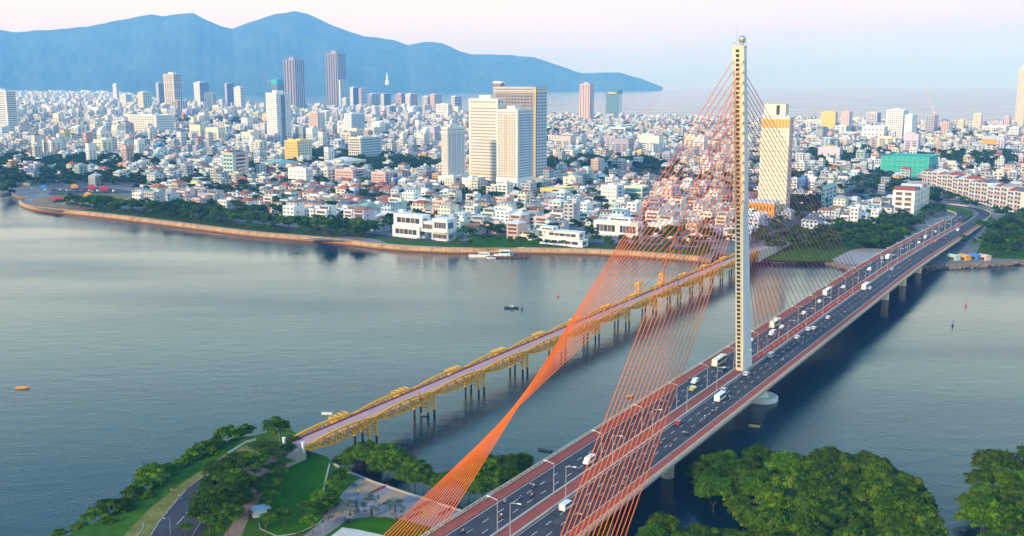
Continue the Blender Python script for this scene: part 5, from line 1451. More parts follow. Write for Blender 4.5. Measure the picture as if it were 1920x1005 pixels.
add_quad(E(-1, 1, rz), E(1, 1, rz), r1, r1 + 1e-3, rc_[a]); add_quad(E(1, -1, rz), E(-1, -1, rz), r0, r0 + 1e-3, rc_[a])
for f in range(8):                                      # window rows on the river side and the flank
    b = (hh > f * 3.3 + 2.6) & (u < 2600)
    zz0 = LAND + f * 3.3 + 1.0; wcol = np.tile([[.06, .075, .10]], (b.sum(), 1)) * rs.uniform(.5, 2.2, (b.sum(), 1))
    o1 = np.full(b.sum(), zz0); o2 = o1 + 1.7
    for j in range(2):
        y0, y1 = (-.38, -.06) if j == 0 else (.08, .38)
        k = lambda yy, z: loc(u[b] - du[b] / 2 - .06, v[b] + dv[b] * yy, z)
        add_quad(k(y0, o1), k(y1, o1), k(y1, o2), k(y0, o2), wcol)
    k = lambda xx, z: loc(u[b] + du[b] * xx, v[b] + dv[b] / 2 + .06, z)
    add_quad(k(-.32, o1), k(-.12, o1), k(-.12, o2), k(-.32, o2), wcol); add_quad(k(.1, o1), k(.3, o1), k(.3, o2), k(.1, o2), wcol)
V_ = np.concatenate(Q).reshape(-1, 3); C_ = np.concatenate(C)
me = quads_mesh('distant_houses', V_, attr_mat('painted_walls', 'paint'), None, C_)
tag(put('distant_houses', me), 'dense mass of small painted city houses stretching to the sea', 'houses', kind='stuff')
# --- trees of the far bank, one by one near the river
out = []
def row_trees(line, off, step, text, group, h, x_ok, kinds=('mid', 'mid_dark'), jit=2.0, keepp=.92):
    res = []
    for p in resample(offset_line(line, off), step):
        if rnd.random() > keepp: continue
        p = Vector((p.x + rnd.uniform(-jit, jit), p.y + rnd.uniform(-jit, jit), LAND))
        x, y = PX(p)
        if not x_ok(x): continue
        hh_ = h * rnd.uniform(.75, 1.25)
        res.append((x, tree(p, hh_, hh_ * rnd.uniform(1.0, 1.35), rnd.choice(kinds), 'x', group, 'tree', None, .35)))
    named(res, text)
ok_l = lambda x: 95 < x < 690
row_trees(shore, 11, 9.5, '%s tree from the left in the promenade row nearest the river', 'promenade trees', 8, ok_l)
row_trees(shore, 20, 8.5, '%s tree from the left in the taller row behind the promenade', 'trees behind the promenade', 13, ok_l)
row_trees(shore, 28, 9.5, '%s tree from the left along the riverside road', 'riverside road trees', 13, lambda x: 110 < x < 620)
row_trees(shore, 13, 11.0, '%s tree from the left on the villa part of the promenade', 'trees by the villas', 6.5, lambda x: 845 < x < 1330, keepp=.8)
row_trees(shore, 26, 10.0, '%s tree from the left behind the villa part of the promenade', 'trees behind the villas', 8.5, lambda x: 850 < x < 1340 and not 1000 < x < 1095, keepp=.8)
def scatter_trees(polyg, cnt, text, group, h, seed):
    q = random.Random(seed); res = []; tries = 0
    xs = [p[0] for p in polyg]; ys = [p[1] for p in polyg]
    while len(res) < cnt and tries < 900:
        tries += 1
        x, y = q.uniform(min(xs), max(xs)), q.uniform(min(ys), max(ys))
        if not in_poly(x, y, polyg): continue
        p = G(x, y, LAND); p.z = LAND
        uu_, vv_ = UV(p)
        if uu_ < 625 and abs(vv_) < 24: continue
        if min((p.xy - c.xy).length for c in lc + rc) < 9: continue
        hh_ = h * q.uniform(.7, 1.25)
        res.append((x, tree(p, hh_, hh_ * q.uniform(.9, 1.3), q.choice(['mid', 'mid', 'mid_dark']), 'x', group, 'tree', None, .35)))
    named(res, text)
scatter_trees([(1440, 462), (1500, 440), (1580, 430), (1680, 432), (1700, 448), (1640, 470), (1600, 468), (1560, 450), (1500, 462)], 42, '%s tree from the left in the river park between pylon and bridge end', 'trees of the river park', 9, 1)
scatter_trees([(1840, 470), (1850, 430), (1880, 405), (1925, 400), (1925, 478), (1880, 488)], 34, '%s tree from the left in the park right of the bridge end', 'trees right of the bridge end', 10, 2)
scatter_trees([(1660, 425), (1720, 395), (1770, 380), (1775, 400), (1730, 420), (1690, 440)], 20, '%s tree from the left beside the left approach wall', 'trees beside the left approach', 8, 3)
scatter_trees([(1720, 358), (1760, 352), (1830, 372), (1870, 385), (1850, 392), (1800, 372)], 16, '%s tree from the left on the road island before the long terrace', 'road island trees', 7, 4)
scatter_trees([(0, 345), (30, 342), (34, 360), (20, 371), (0, 372)], 8, '%s dark tree from the left on the shore at the left frame edge', 'trees at the left frame edge', 13, 5)
scatter_trees([(640, 452), (600, 445), (620, 435), (680, 440), (690, 450)], 5, '%s big bushy tree from the left beside the round paved square', 'big trees by the round square', 14, 6)
# --- all other trees: one mass of greenery
gx = ORG.x + U2.x * GRN[:, 0] + V2.x * GRN[:, 1]; gy = ORG.y + U2.y * GRN[:, 0] + V2.y * GRN[:, 1]
gpx, gpy = px_arr(gx, gy, LAND)
g = greenness(gpx, gpy)
ok = inside(gx, gy) & (gpx > -60) & (gpx < 1980) & (gy > 700) & (gy < 7000) & ~near_line(gx, gy, SH, 42) & ~near_line(gx, gy, TIP, 75) & ~near_line(gx, gy, lc + rc, 13) & ~near_line(gx, gy, cove[8:], 30)
for a_ in AVE: ok &= ~near_line(gx, gy, a_, 8)
for (u0, u1, v0, v1) in FOOT: ok &= ~((GRN[:, 0] > u0) & (GRN[:, 0] < u1) & (GRN[:, 1] > v0) & (GRN[:, 1] < v1))
for uu in range(180, 640, 10): ok &= (gx - W(uu, 0).x) ** 2 + (gy - W(uu, 0).y) ** 2 > 26 ** 2
ok &= (g > 0) | (rs.rand(len(g)) < np.where(gy < 1500, .95, .6))
ok &= ~((gpx < 255) & (gpy > 352) & (gpy < 398))
gx, gy, g = gx[ok], gy[ok], g[ok]
rep = np.where(g > 0, 3, 1)
gx, gy = np.repeat(gx, rep) + rs.uniform(-6, 6, rep.sum()), np.repeat(gy, rep) + rs.uniform(-6, 6, rep.sum())
ex = rs.choice(len(rest), 3200)                            # back-garden and street trees among the houses
ex = ex[(wy[rest][ex] < 3200)]
gx = np.concatenate([gx, wx[rest][ex] + rs.uniform(-9, 9, len(ex))]); gy = np.concatenate([gy, wy[rest][ex] + rs.uniform(-12, 4, len(ex))])
VV, TT = [], []
base = [crown_arrays(900 + i, 9, 110, .24, 1, .85) for i in range(6)]
kind_i = rs.randint(0, 6, len(gx)); hgt = rs.uniform(6.5, 13.5, len(gx)) * (1 + gy / 7000); wid = hgt * rs.uniform(.45, .65, len(gx))
for i in range(6):
    b, t_ = base[i]; m_ = kind_i == i
    vv = b[None] * np.stack([wid[m_], wid[m_], hgt[m_] * .42], -1)[:, None] + np.stack([gx[m_], gy[m_], LAND + hgt[m_] * .55], -1)[:, None]
    VV.append(vv.reshape(-1, 3)); TT.append(np.clip(np.repeat(rs.rand(m_.sum()) * .5, len(t_)) + np.tile(t_, m_.sum()) * .6, 0, 1))
me = quads_mesh('distant_trees', np.concatenate(VV), M['leaf_dark'], np.concatenate(TT))
tag(put('distant_trees', me), 'dark green tree crowns filling gaps between the city houses', 'trees', kind='stuff')
print('COUNTS houses', n, 'quads', len(C_), 'trees single', TREES, 'stuff trees', len(gx))
# ------------------------------------------------------------------ street lamps, vehicles, riders, people, boats
lampm = [MB().tube((0, 0, 0), (0, 0, 9.6), 0.15, 6, 0, 0.09).mesh('lamp_post', M['steel']),
         MB().tube((0, 0, 9.5), (0, 2.6, 10.0), 0.08, 5).mesh('lamp_arm', M['steel']),
         MB().box(-.22, .22, 2.3, 3.4, 9.9, 10.1).mesh('lamp_head', M['white'])]
for sg, v, txt in ((1, -2.1, 'street lamp reaching over the left carriageway, %s from the near end'), (-1, 1.9, 'street lamp reaching over the right carriageway, %s from the near end')):
    for i, u in enumerate(np.arange(-217.5, 560, 30.4)):
        if abs(u) < 9 and False: continue
        t = empty('street_lamp', W(u, v, deck_z(u) + .18), ROT)
        for me in lampm:
            o = put(me.name, me, t)
            if sg < 0: o.scale = (1, -1, 1)
        tag(t, txt % nth(i + 1), 'street lamp', 'street lamps on the bridge median')
p = G(320, 1003, WB); t = empty('street_lamp', p, 2.4)
for me in lampm: put(me.name, me, t, (0, 0, 0), 0, (.55, .55, .55))
tag(t, 'curved street lamp standing on the park road at the bottom edge', 'street lamp')
for x, y, lab in ((524, 836, 'slim lamp post in front of the lone round tree'), (606, 1000, 'small dark lantern on the curved plaza path')):
    t = empty('park_lamp', G(x, y, WB))
    hh_ = 7 if x < 600 else 3.2
    MB().tube((0, 0, 0), (0, 0, hh_), .09, 6).build('post', M['steel'], t); MB().lathe([(.1, 0), (.32, .25), (.3, .6), (.05, .75)], 8).build('lantern', M['white' if x < 600 else 'dark'], t, (0, 0, hh_))
    tag(t, lab, 'lamp')

CAR = {k: mat('paint_' + k, c, 0.28, 0.03, coat=0.5) for k, c in dict(white=(.78, .78, .78), silver=(.42, .43, .45), black=(.03, .03, .035), red=(.40, .03, .05), yellow=(.70, .55, .03), cream=(.70, .66, .55), blue=(.05, .10, .22)).items()}
M['tyre'] = mat('tyre', (.02, .02, .02), .9)
M['rim'] = mat('rim', (.4, .4, .4), .4, metal=.6)
M['lamp_w'] = mat('headlamp', (.8, .8, .75), .2); M['lamp_r'] = mat('taillamp', (.5, .02, .02), .3)
_vm = {}
VEH = dict(
    car=(4.4, 1.78, [(-2.2, .32), (2.2, .32), (2.22, .72), (1.15, .95), (.5, 1.44), (-1.15, 1.47), (-1.85, 1.02), (-2.2, .95)], [(1.02, .98), (.46, 1.38), (-1.1, 1.41), (-1.7, 1.03)], .33),
    suv=(4.7, 1.9, [(-2.3, .4), (2.3, .4), (2.32, .95), (1.2, 1.12), (.6, 1.78), (-2.0, 1.82), (-2.3, 1.1)], [(1.05, 1.15), (.55, 1.7), (-1.9, 1.74), (-2.12, 1.15)], .38),
    van=(5.4, 2.0, [(-2.7, .4), (2.65, .4), (2.7, 1.0), (2.1, 1.25), (1.4, 2.2), (-2.6, 2.28), (-2.7, 1.2)], [(1.95, 1.3), (1.38, 2.05), (-2.45, 2.1), (-2.5, 1.35)], .36),
    minibus=(7.2, 2.2, [(-3.6, .45), (3.6, .45), (3.62, 1.2), (3.2, 2.7), (-3.5, 2.8), (-3.6, 1.2)], [(3.3, 1.4), (3.0, 2.45), (-3.3, 2.45), (-3.3, 1.45)], .42),
    coach=(11.4, 2.5, [(-5.7, .5), (5.7, .5), (5.72, 1.2), (5.4, 3.3), (-5.6, 3.4), (-5.7, 1.2)], [(5.3, 1.6), (5.1, 2.9), (-5.2, 2.9), (-5.2, 1.7)], .5))
def vehicle(kind, col, u, v, away, label, pos=None, rz=None):
    L, w, prof, glass, wr = VEH[kind]
    if kind not in _vm:
        gl = MB().extrude_y(glass, -w / 2 - .015, w / 2 + .015)
        (x0, z0), (x1, z1) = glass[0], glass[1]                  # windscreen and rear window
        ws = MB(); dx = .06
        ws.poly([(x0 + dx, -w * .42, z0), (x0 + dx, w * .42, z0), (x1 + dx + .02, w * .40, z1), (x1 + dx + .02, -w * .40, z1)])
        ws.poly([(x0 + dx, -w * .42, z0), (x1 + dx + .02, -w * .40, z1), (x1, -w * .40, z1), (x0 - .1, -w * .42, z0)]); ws.poly([(x0 + dx, w * .42, z0), (x0 - .1, w * .42, z0), (x1, w * .40, z1), (x1 + dx + .02, w * .40, z1)])
        (x2, z2), (x3, z3) = glass[2], glass[3]
        rw_ = MB().poly([(x3 - .16, -w * .4, z3), (x2 - .12, -w * .38, z2), (x2 - .12, w * .38, z2), (x3 - .16, w * .4, z3)])
        wh = MB().tube((0, -.12, 0), (0, .12, 0), wr, 12); rim = MB().tube((0, -.13, 0), (0, .13, 0), wr * .55, 8)
        lt = MB().box(-.05, .05, -.2, .2, -.1, .1)
        _vm[kind] = (gl.mesh('side_glass', M['glass']), ws.mesh('windscreen', M['glass']), rw_.mesh('rear_window', M['glass']), wh.mesh('wheel', M['tyre']), rim.mesh('rim', M['rim']), lt.mesh('headlight', M['lamp_w']), lt.mesh('taillight', M['lamp_r']))
    key = kind + col
    if key not in _vm:
        n_ = len(prof); mb = MB()
        ins = [(x * .985, z - (.05 if z > .6 else 0)) for x, z in prof]
        mb.extrude_y(prof, -w / 2 + .12, w / 2 - .12)
        for s in (-1, 1):                                        # rounded shoulders
            for i in range(n_):
                j = (i + 1) % n_; a, b = prof[i], prof[j]; c, d = ins[i], ins[j]; y0, y1 = s * (w / 2 - .12), s * w / 2
                mb.poly([(a[0], y0, a[1]), (b[0], y0, b[1]), (d[0], y1, d[1]), (c[0], y1, c[1])])
            mb.poly([(q[0], s * w / 2, q[1]) for q in ins])
        _vm[key] = mb.mesh('body', CAR[col])
    gl, ws, rw_, wh, rim, hl, tl = _vm[kind]
    t = empty(kind, pos if pos is not None else W(u, v, deck_z(u) + .01), rz if rz is not None else (ROT if away else ROT + math.pi))
    put('body', _vm[key], t); put('side_glass', gl, t); put('windscreen', ws, t); put('rear_window', rw_, t)
    for x in (-L * .31, L * .32):
        for y in (-w / 2 + .1, w / 2 - .1):
            o = put('wheel', wh, t, (x, y, wr)); put('rim', rim, o)
    for y in (-w * .34, w * .34):
        put('headlight', hl, t, (L / 2 - .02, y, prof[2][1] - .1)); put('taillight', tl, t, (-L / 2 + .02, y, .85))
    if kind in ('coach', 'minibus'): put('roof_unit', unit('box', CAR[col]), t, (-L * .1, 0, prof[-3][1] - .02), 0, (L * .3, w * .6, .25))
    return tag(t, label, kind if kind != 'suv' else 'car', 'vehicles on the bridge')
# (photo x, photo y, kind, colour); which carriageway follows from the place
TRAFFIC = [(1105, 868, 'van', 'white'), (1062, 954, 'van', 'white'), (1272, 795, 'car', 'red'), (1348, 683, 'coach', 'cream'), (1354, 696, 'car', 'black'), (1303, 718, 'suv', 'white'), (1299, 731, 'car', 'yellow'),
    (1350, 750, 'minibus', 'white'), (1354, 733, 'car', 'silver'), (1394, 702, 'car', 'white'), (1440, 669, 'van', 'silver'), (1487, 633, 'car', 'white'), (1508, 618, 'car', 'white'), (1526, 617, 'car', 'white'), (1553, 597, 'car', 'white'),
    (1453, 612, 'coach', 'cream'), (1448, 628, 'van', 'white'), (1466, 615, 'car', 'white'), (1507, 589, 'car', 'white'), (1537, 567, 'car', 'white'), (1404, 640, 'car', 'white'), (1616, 541, 'coach', 'white'), (1631, 542, 'car', 'white'),
    (1669, 506, 'car', 'silver'), (1751, 455, 'suv', 'red'), (1551, 552, 'coach', 'white'), (1665, 485, 'minibus', 'white'), (1630, 507, 'suv', 'white'), (1581, 540, 'car', 'white'), (1735, 447, 'van', 'white'), (1754, 436, 'car', 'silver'), (1723, 456, 'car', 'white'), (1679, 480, 'car', 'black'), (1654, 486, 'car', 'silver'), (1796, 433, 'van', 'white'), (1700, 466, 'car', 'blue')]
def lane(px, py):
    u, v = UV(G(px, py, DECK))
    for _ in range(4): u, v = UV(G(px, py, deck_z(u)))
    return u, v
done = []
for x, y, k, c in TRAFFIC:
    u, v = lane(x, y)
    away = v > 0
    v = min(max(v, 4.4), 12.0) if away else max(min(v, -4.4), -12.0)
    done.append((u, v, k, c, away))
for aw in (0, 1):
    for kd in VEH:
        for i, (u, v, k, c, a) in enumerate(sorted([d_ for d_ in done if d_[2] == kd and d_[4] == bool(aw)])):
            vehicle(k, c, u, v, a, '%s %s, %s %s from the near end on the %s carriageway' % (c, {'suv': 'tall car'}.get(k, k), nth(i + 1), {'suv': 'tall car'}.get(k, k), 'right' if a else 'left'))

# people: one skinned body each
SKIN = mat('skin', (.42, .25, .17), .6); HAIR = mat('hair', (.015, .012, .01), .6); PANTS = mat('trousers', (.035, .04, .06), .85, rvar=.6)
def cloth_mat():
    m = bpy.data.materials.new('shirt'); m.use_nodes = True; nt = m.node_tree; b = nt.nodes['Principled BSDF']; b.inputs['Roughness'].default_value = .85
    oi = nt.nodes.new('ShaderNodeObjectInfo'); r = nt.nodes.new('ShaderNodeValToRGB'); r.color_ramp.interpolation = 'CONSTANT'
    ramp(r, [(0, (.75, .75, .73)), (.3, (.05, .06, .09)), (.45, (.55, .07, .06)), (.55, (.12, .22, .42)), (.68, (.6, .45, .12)), (.78, (.3, .3, .32)), (.88, (.6, .25, .3))])
    nt.links.new(oi.outputs['Random'], r.inputs[0]); nt.links.new(r.outputs[0], b.inputs['Base Color'])
    return m
SHIRT = cloth_mat()
def figure(joints, edges, root=0, helmet=False):
    bm = bmesh.new(); lay = bm.verts.layers.skin.verify()
    vs = []
    for i, (p, r) in enumerate(joints):
        w = bm.verts.new(p); w[lay].radius = (r, r) if not isinstance(r, tuple) else r; w[lay].use_root = (i == root); vs.append(w)
    for a, b in edges: bm.edges.new((vs[a], vs[b]))
    me = bpy.data.meshes.new('skeleton'); bm.to_mesh(me); bm.free()
    o = bpy.data.objects.new('skeleton', me); COL.objects.link(o)
    o.modifiers.new('s', 'SKIN'); s = o.modifiers.new('d', 'SUBSURF'); s.levels = 1
    dg = bpy.context.evaluated_depsgraph_get(); dg.update()
    out = bpy.data.meshes.new_from_object(o.evaluated_get(dg)); out.name = 'person'
    bpy.data.objects.remove(o)
    out.materials.clear()
    for m in (SHIRT, PANTS, SKIN, HAIR): out.materials.append(m)
    J = np.array([j[0] for j in joints])
    for f in out.polygons:
        k = int(np.argmin(((J - np.array(f.center)) ** 2).sum(1)))
        f.material_index = PARTS[k]
        if PARTS[k] == 2 and k in (3, 4) and (f.center.z > J[4][2] - .02 or f.center.x < J[4][0] - .05): f.material_index = 3
        f.use_smooth = True
    return out
# pelvis chest neck head crown | shoulder elbow hand x2 | hip knee ankle toe x2
PARTS = [1, 0, 2, 2, 3] + [0, 0, 2] * 2 + [1, 1, 1, 3] * 2
EDG = [(0, 1), (1, 2), (2, 3), (3, 4), (1, 5), (5, 6), (6, 7), (1, 8), (8, 9), (9, 10), (0, 11), (11, 12), (12, 13), (13, 14), (0, 15), (15, 16), (16, 17), (17, 18)]
def body(pel, che, neck, head, crown_, arms, legs):
    J = [(pel, .145), (che, (.17, .13)), (neck, .06), (head, .095), (crown_, .085)]
    for sh, el, ha in arms: J += [(sh, .075), (el, .05), (ha, .042)]
    for hi, kn, an, to in legs: J += [(hi, .10), (kn, .07), (an, .05), (to, .045)]
    return figure(J, EDG)
stand = body((0, 0, .95), (0, 0, 1.35), (0, 0, 1.50), (.02, 0, 1.62), (0, 0, 1.70), [((0, s * .19, 1.40), (0, s * .24, 1.12), (.06, s * .25, .86)) for s in (-1, 1)], [((0, s * .1, .88), (.02, s * .11, .48), (0, s * .12, .08), (.13, s * .12, .04)) for s in (-1, 1)])
walk = body((0, 0, .94), (.03, 0, 1.34), (.04, 0, 1.49), (.07, 0, 1.61), (.05, 0, 1.69), [((.03, s * .19, 1.39), (.03 - s * .12, s * .23, 1.13), (.08 - s * .22, s * .23, .92)) for s in (-1, 1)], [((0, s * .1, .87), (.1 + s * .16, s * .1, .48), (s * .3, s * .1, .09), (s * .3 + .13, s * .1, .05)) for s in (-1, 1)])
ride = body((-.22, 0, .88), (-.1, 0, 1.27), (-.06, 0, 1.42), (-.02, 0, 1.54), (-.04, 0, 1.63), [((-.1, s * .19, 1.32), (.1, s * .26, 1.1), (.36, s * .28, 1.04)) for s in (-1, 1)], [((-.2, s * .12, .84), (.2, s * .18, .78), (.08, s * .17, .38), (.2, s * .17, .33)) for s in (-1, 1)])
# motorbikes
BIKE = [mat('bike_' + k, c, .35) for k, c in dict(black=(.03, .03, .03), red=(.42, .03, .03), white=(.6, .6, .6), blue=(.05, .1, .3)).items()]
bk = [MB().extrude_y([(-.75, .55), (-.5, .35), (.2, .3), (.45, .45), (.62, .95), (.5, 1.0), (.32, .5), (.1, .55), (.0, .74), (-.78, .82)], -.13, .13).mesh('body', m) for m in BIKE]
bseat = MB().box(-.72, .02, -.13, .13, .76, .86).mesh('seat', M['dark'])
bwheel = MB().tube((0, -.05, 0), (0, .05, 0), .28, 12).mesh('wheel', M['tyre'])
bbar = MB().tube((.5, -.33, 1.02), (.5, .33, 1.02), .03, 5).mesh('handlebar', M['dark'])
blamp = MB().lathe([(.09, 0), (.05, .08)], 8).mesh('headlight', M['lamp_w'])
def motorbike(u, v, away, lab_b, lab_r, i):
    p = W(u, v, deck_z(u) + .01); rz = ROT if away else ROT + math.pi
    t = empty('motorbike', p, rz)
    put('body', bk[i % 4], t); put('seat', bseat, t); put('handlebar', bbar, t); put('headlight', blamp, t, (.6, 0, .9))
    for x in (-.6, .62): put('wheel', bwheel, t, (x, 0, .28))
    tag(t, lab_b, 'motorbike', 'motorbikes on the bridge')
    tag(put('person', ride, None, p, rz), lab_r, 'person', 'motorbike riders on the bridge')
c6 = [(485, 745), (497, 760), (350, 835), (430, 820), (488, 808), (330, 915), (1022, 395), (1157, 320), (1155, 540), (1207, 548), (1070, 616), (1040, 664), (962, 742), (820, 804), (740, 912), (133, 995)]
c7 = [(855, 442), (957, 350), (967, 390), (1040, 292), (1160, 237), (1218, 185), (632, 650), (628, 630), (545, 705), (520, 722), (550, 726), (475, 756), (445, 798), (340, 858), (365, 862), (995, 325), (458, 724), (360, 510), (205, 655), (40, 745), (1088, 292), (1052, 60), (1075, 45), (1120, 8)]
c5 = [(1140, 208), (1125, 248), (1160, 228), (950, 334), (855, 379), (875, 381), (783, 439), (810, 454), (705, 505), (738, 509), (530, 654), (405, 746), (475, 724), (350, 759), (345, 790), (292, 829), (182, 902), (110, 965), (145, 655), (62, 685), (405, 499), (460, 444), (440, 470), (500, 425), (640, 358), (600, 364), (620, 350), (760, 269), (800, 269), (790, 285), (835, 242), (870, 219), (860, 235), (940, 209), (935, 190), (975, 154), (1000, 145), (1075, 109), (1050, 120), (1135, 70), (1190, 185), (1260, 160), (1025, 305), (250, 588), (285, 580), (380, 478), (120, 670), (5, 725), (940, 178), (1100, 95)]
bikes = [(820 + x / 2.754, 640 + y / 2.754) for x, y in c6] + [(1180 + x / 3.35, 560 + y / 3.35) for x, y in c7] + [(1500 + x / 4.19, 400 + y / 4.19) for x, y in c5]
bl = []
for x, y in bikes:
    u, v = lane(x, y); away = v > 0
    bl.append((u, min(max(v, 3.6), 12.6) if away else max(min(v, -3.6), -12.6), away))
for aw in (False, True):
    for i, (u, v, a) in enumerate(sorted([b for b in bl if b[2] == aw])):
        sd = 'right' if aw else 'left'
        motorbike(u, v, a, '%s motorbike from the near end on the %s carriageway' % (nth(i + 1), sd), 'person riding the %s motorbike from the near end on the %s carriageway' % (nth(i + 1), sd), i)
def parked_bike(x, y, rz, lab, i):
    t = empty('motorbike', G(x, y, WB + .03), rz)
    put('body', bk[i % 4], t); put('seat', bseat, t); put('handlebar', bbar, t); put('headlight', blamp, t, (.6, 0, .9))
    for a in (-.6, .62): put('wheel', bwheel, t, (a, 0, .28))
    tag(t, lab, 'motorbike', 'motorbikes parked in the park')
for i, (x, y, lab) in enumerate(((490, 881, 'parked motorbike left of the spreading tree trunk'), (495, 884, 'parked motorbike below the spreading tree, second one'), (503, 883, 'parked motorbike right of the spreading tree trunk'), (340, 938, 'motorbike parked at the left kerb of the park road'), (473, 966, 'motorbike parked at the drinks stall'), (652, 980, 'motorbike parked below the first silver palm'))):
    parked_bike(x, y, 1.0 + i * .7, lab, i)
for i, (x, y, lab) in enumerate(((664, 912, 'dark bench at the far left corner of the plaza'), (742, 950, 'dark bench behind the third silver palm'), (612, 972, 'bench on the curved plaza path'), (560, 1001, 'bench at the near end of the round lawn'))):
    t = empty('park_bench', G(x, y, WB + .03), .6 + i)
    MB().box(-.9, .9, -.22, .22, .4, .48).build('seat', M['bark'], t); MB().box(-.9, .9, .2, .26, .55, .95).build('backrest', M['bark'], t)
    for a in (-.75, .75): MB().box(a - .05, a + .05, -.2, .24, 0, .4).build('leg', M['dark'], t)
    tag(t, lab, 'bench', 'park benches')
ppl = [(322, 925, WB, 0, 'standing on the dry verge beside the park road'), (326, 927, WB, 0, 'second of the pair on the dry verge'), (352, 918, WB, 1, 'walking at the kerb of the park road bend'), (336, 936, WB, 1, 'walking on the left edge of the park road'), (314, 968, WB, 0, 'standing alone at the left kerb of the park road'),
       (372, 977, WB, 0, 'standing at the tree side of the park road'), (396, 884, WB, 1, 'walking near the top end of the park road'), (408, 882, WB, 0, 'standing where the park road meets the trees'), (494, 877, WB, 0, 'left of the group under the spreading tree'), (499, 879, WB, 0, 'middle of the group under the spreading tree'), (506, 874, WB, 1, 'right of the group under the spreading tree'),
       (466, 962, WB, 0, 'waiting at the drinks stall'), (471, 960, WB, 0, 'nearest to the hatch of the drinks stall'), (672, 928, WB, 1, 'crossing the far end of the plaza'), (647, 977, WB, 0, 'standing below the first silver palm'), (651, 976, WB, 0, 'beside the first silver palm'), (541, 934, WB, 0, 'alone in the middle of the round lawn'), (478, 828, WB, 0, 'at the waterfront fence'), (629, 945, WB, 1, 'walking along the curved kerb of the plaza')]
for x, y, z, k, lab in ppl: tag(put('person', (stand, walk)[k], None, G(x, y, z + .04), rnd.uniform(0, 6.28)), 'person ' + lab, 'person', 'people in the park')
wpp = [(YS + 14, -97.9), (YS + 40, -103), (YS + 66, -98.2), (YS + 92, -102.6), (YS + 104, -98), (YS + 142, -98.4), (YS + 181, -102), (YS + 215, -99)]
for i, (u, v) in enumerate(wpp): tag(put('person', (stand, walk)[i % 2], None, W(u, v, YZ + (.01 if v > -103 else .17)), ROT), 'person walking on the yellow footbridge, %s from the near end' % nth(i + 1), 'person', 'people on the footbridge')
# boats, raft and buoys
def hull(L, w, h, m, name='hull', bow=.3):
    mb = MB(); A, B = [], []
    for i in range(9):
        t = i / 8; x = -L / 2 + L * t
        y = w / 2 * (min(1, .72 + t * 1.2) if t < .5 else 1 - max(0, (t - (1 - bow)) / bow) ** 2 * .95)
        z = h * (1 + .35 * max(0, (t - .5) * 2) ** 2); A.append((x, y, z)); B.append((x, y * .7, -.4))
    for s in (1, -1):
        for i in range(8):
            q = [B[i], B[i + 1], A[i + 1], A[i]]; q = [(p[0], s * p[1], p[2]) for p in q]
            mb.poly(q if s < 0 else q[::-1])
    for i in range(8): mb.poly([(A[i][0], -A[i][1], A[i][2] - .1), (A[i + 1][0], -A[i + 1][1], A[i + 1][2] - .1), (A[i + 1][0], A[i + 1][1], A[i + 1][2] - .1), (A[i][0], A[i][1], A[i][2] - .1)])
    mb.poly([(A[0][0], -A[0][1], A[0][2]), (A[0][0], A[0][1], A[0][2]), (B[0][0], B[0][1], -.4), (B[0][0], -B[0][1], -.4)])
    return mb
def boat(x, y, L, w, h, rz, col, label, cabin=None, cat='boat', name='boat'):
    t = empty(name, G(x, y, 0), rz)
    hull(L, w, h, None).build('hull', col, t)
    if cabin:
        c0, c1, ch, cm = cabin
        MB().extrude_y([(L * c0, h), (L * c1, h), (L * c1 - ch * .6, h + ch), (L * c0 + .3, h + ch)], -w * .36, w * .36).build('cabin', cm, t)
        MB().extrude_y([(L * c0 + .6, h + ch * .4), (L * c1 - ch * .35, h + ch * .4), (L * c1 - ch * .55, h + ch * .8), (L * c0 + .7, h + ch * .8)], -w * .365, w * .365).build('cabin_window', M['glass'], t)
        put('roof', unit('box', cm), t, (L * (c0 + c1) / 2, 0, h + ch), 0, (L * (c1 - c0) * .8, w * .66, .12))
    return tag(t, label, cat)
wht = WM['white']
boat(902, 482, 19, 4.6, 1.3, 3.0, wht, 'long low white tour boat moored at the raft', (-.35, .15, 2.2, wht), name='tour_boat')
boat(942, 482, 13, 5.6, 1.8, 3.1, wht, 'tall white boat with a sloping pale cover at the raft', (-.45, .25, 3.6, mat('pale_cover', (.62, .76, .76), .5)), name='tour_boat')
boat(979, 472, 13, 4.4, 1.3, .4, wht, 'white launch behind the moored raft at its right end', (-.3, .2, 2.0, wht), name='launch')
boat(921, 484.5, 7, 2.4, .8, 3.2, wht, 'little white dinghy between the two moored tour boats', None, name='dinghy')
t = empty('mooring_raft', G(958, 484, 0), .03)
MB().box(-19, 14, 0, 13, -.3, 1.1).build('deck', mat('raft_wood', (.13, .075, .055), .85, .3, .6), t)
for k in range(9): put('plank_pile', unit('box', M['pile']), t, (-17 + k * 3.6, .2, -.5), 0, (.5, .5, 2.6))
MB().box(-6, 2, 4, 11, 1.1, 3.0).prism([(-6.5, 3.5), (2.5, 3.5), (2.5, 11.5), (-6.5, 11.5)], 3.0, 3.25).build('shed', WM['slate'], t)
tag(t, 'dark wooden mooring raft with a low shed below the river wall', 'raft')
dkb = mat('dark_boat', (.03, .05, .07), .6)
boat(959, 578, 8.5, 1.7, .8, 3.1, dkb, 'dark blue fishing sampan in mid river', (-.15, .12, .9, WM['blue_grey']), name='sampan')
boat(42, 728, 6, 1.9, .6, .1, WM['orange'], 'small orange rowing boat on the left of the river', None, name='rowing_boat')
boat(613, 777, 4.5, 1.7, .6, 3.0, WM['warm'], 'small cream boat left of the footbridge', None, name='rowing_boat')
boat(797, 779, 3.6, 1.7, .6, 3.0, WM['warm'], 'tiny cream boat tied to the footbridge piles', None, name='rowing_boat')
boat(1022, 845, 5.5, 1.6, .5, 2.7, dkb, 'dark little boat between the footbridge and the road bridge', None, name='rowing_boat')
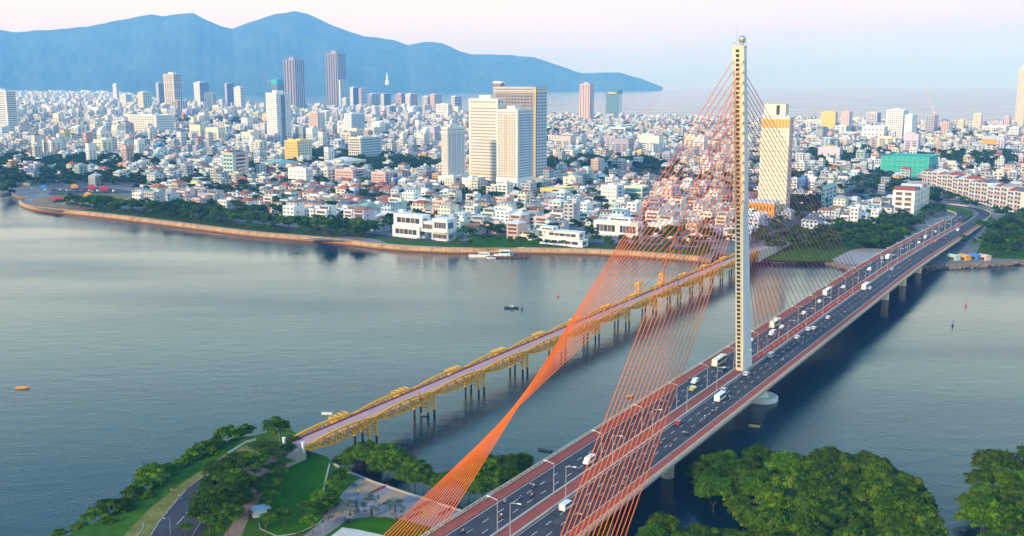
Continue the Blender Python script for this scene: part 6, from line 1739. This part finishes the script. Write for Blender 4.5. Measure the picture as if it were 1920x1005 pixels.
boat(1181, 744, 3.2, 1.4, .5, .3, WM['orange'], 'tiny orange boat between the two fans of back stays', None, name='rowing_boat')
boat(1414, 800, 4.5, 1.7, .5, 2.9, WM['yellow'], 'tiny yellow boat in the dark reflection of the bridge', None, name='rowing_boat')
def buoy(x, y, m, label):
    t = empty('buoy', G(x, y, 0)); t.scale = (.62, .62, .72)
    MB().lathe([(.9, -.3), (1.0, .5), (.8, .8)], 10).build('float', m, t); MB().lathe([(.5, .8), (.14, 3.0), (.1, 3.4)], 8).build('tower', m, t); MB().lathe([(.35, 3.4), (.35, 3.9), (.05, 4.2)], 8).build('top_mark', m, t)
    tag(t, label, 'buoy', 'channel buoys')
buoy(1046.5, 556, redm, 'red channel buoy left of the back stays'); buoy(979, 580, dkb, 'dark channel buoy beside the sampan'); buoy(1811, 574, redm, 'dark red channel buoy far right of the road bridge'); buoy(1786, 611, dkb, 'dark channel buoy right of the road bridge, nearer one')
# painted market sheds under the far bridge end, tents on the building land
for i, (x, y, c, lab) in enumerate(((1788, 487, 'mint', 'dark green shed under the far bridge end'), (1808, 487, 'orange', 'orange shed on the right bank under the bridge end'), (1828, 486, 'blue', 'sky blue shed on the right bank'), (1845, 487, 'pink', 'pink shed on the right bank'))):
    t = empty('market_shed', G(x, y, LAND), ROT - .5); bx('wall', t, WM[c], -3, 3, -3.6, 3.6, 0, 3.2); bx('roof', t, WM[c], -3.4, 3.4, -4, 4, 3.2, 4.2, 'gable'); bx('opening', t, M['dark'], -3.08, -2.9, -2.4, 2.4, .2, 2.2)
    tag(t, lab, 'shed', 'painted sheds on the right bank')
tents = [(82, 354, 'blue', 'blue tarpaulin tent on the bare land at the left tip'), (195, 356, 'red', 'red tent beside the car park on the left tip'), (140, 352, 'orange', 'orange tent among the trees of the left tip'), (172, 354, 'red', 'smaller red tent left of the big red tent'), (108, 376, 'red', 'red tarpaulin heap in the middle of the bare land'), (165, 368, 'orange', 'orange machine cover on the bare land'), (50, 348, 'yellow', 'yellow roofed gate at the left tip')]
rt = mat('red_tarp', (.65, .04, .05), .7)
for x, y, c, lab in tents:
    t = empty('tent', G(x, y, LAND), .4); m = rt if c == 'red' else WM[c]
    bx('wall', t, m, -4, 4, -4, 4, 0, 2.4); bx('roof', t, m, -4.5, 4.5, -4.5, 4.5, 2.4, 5.0, 'hip'); tag(t, lab, 'tent', 'tents and covers on the building land')
park = [(62 + i * 10 + (i * 37) % 7, 355 + (i * 13) % 5 * .6 + i * .28) for i in range(16)]
for i, (x, y) in enumerate(park):
    vehicle('car' if i % 3 else 'van', ['white', 'silver', 'white', 'black', 'red'][i % 5], 0, 0, True, '%s parked vehicle from the left in the car park of the left tip' % nth(i + 1), G(x, y, LAND + .05), 1.2 + (i % 4) * .1)['group'] = 'vehicles parked on the left tip'
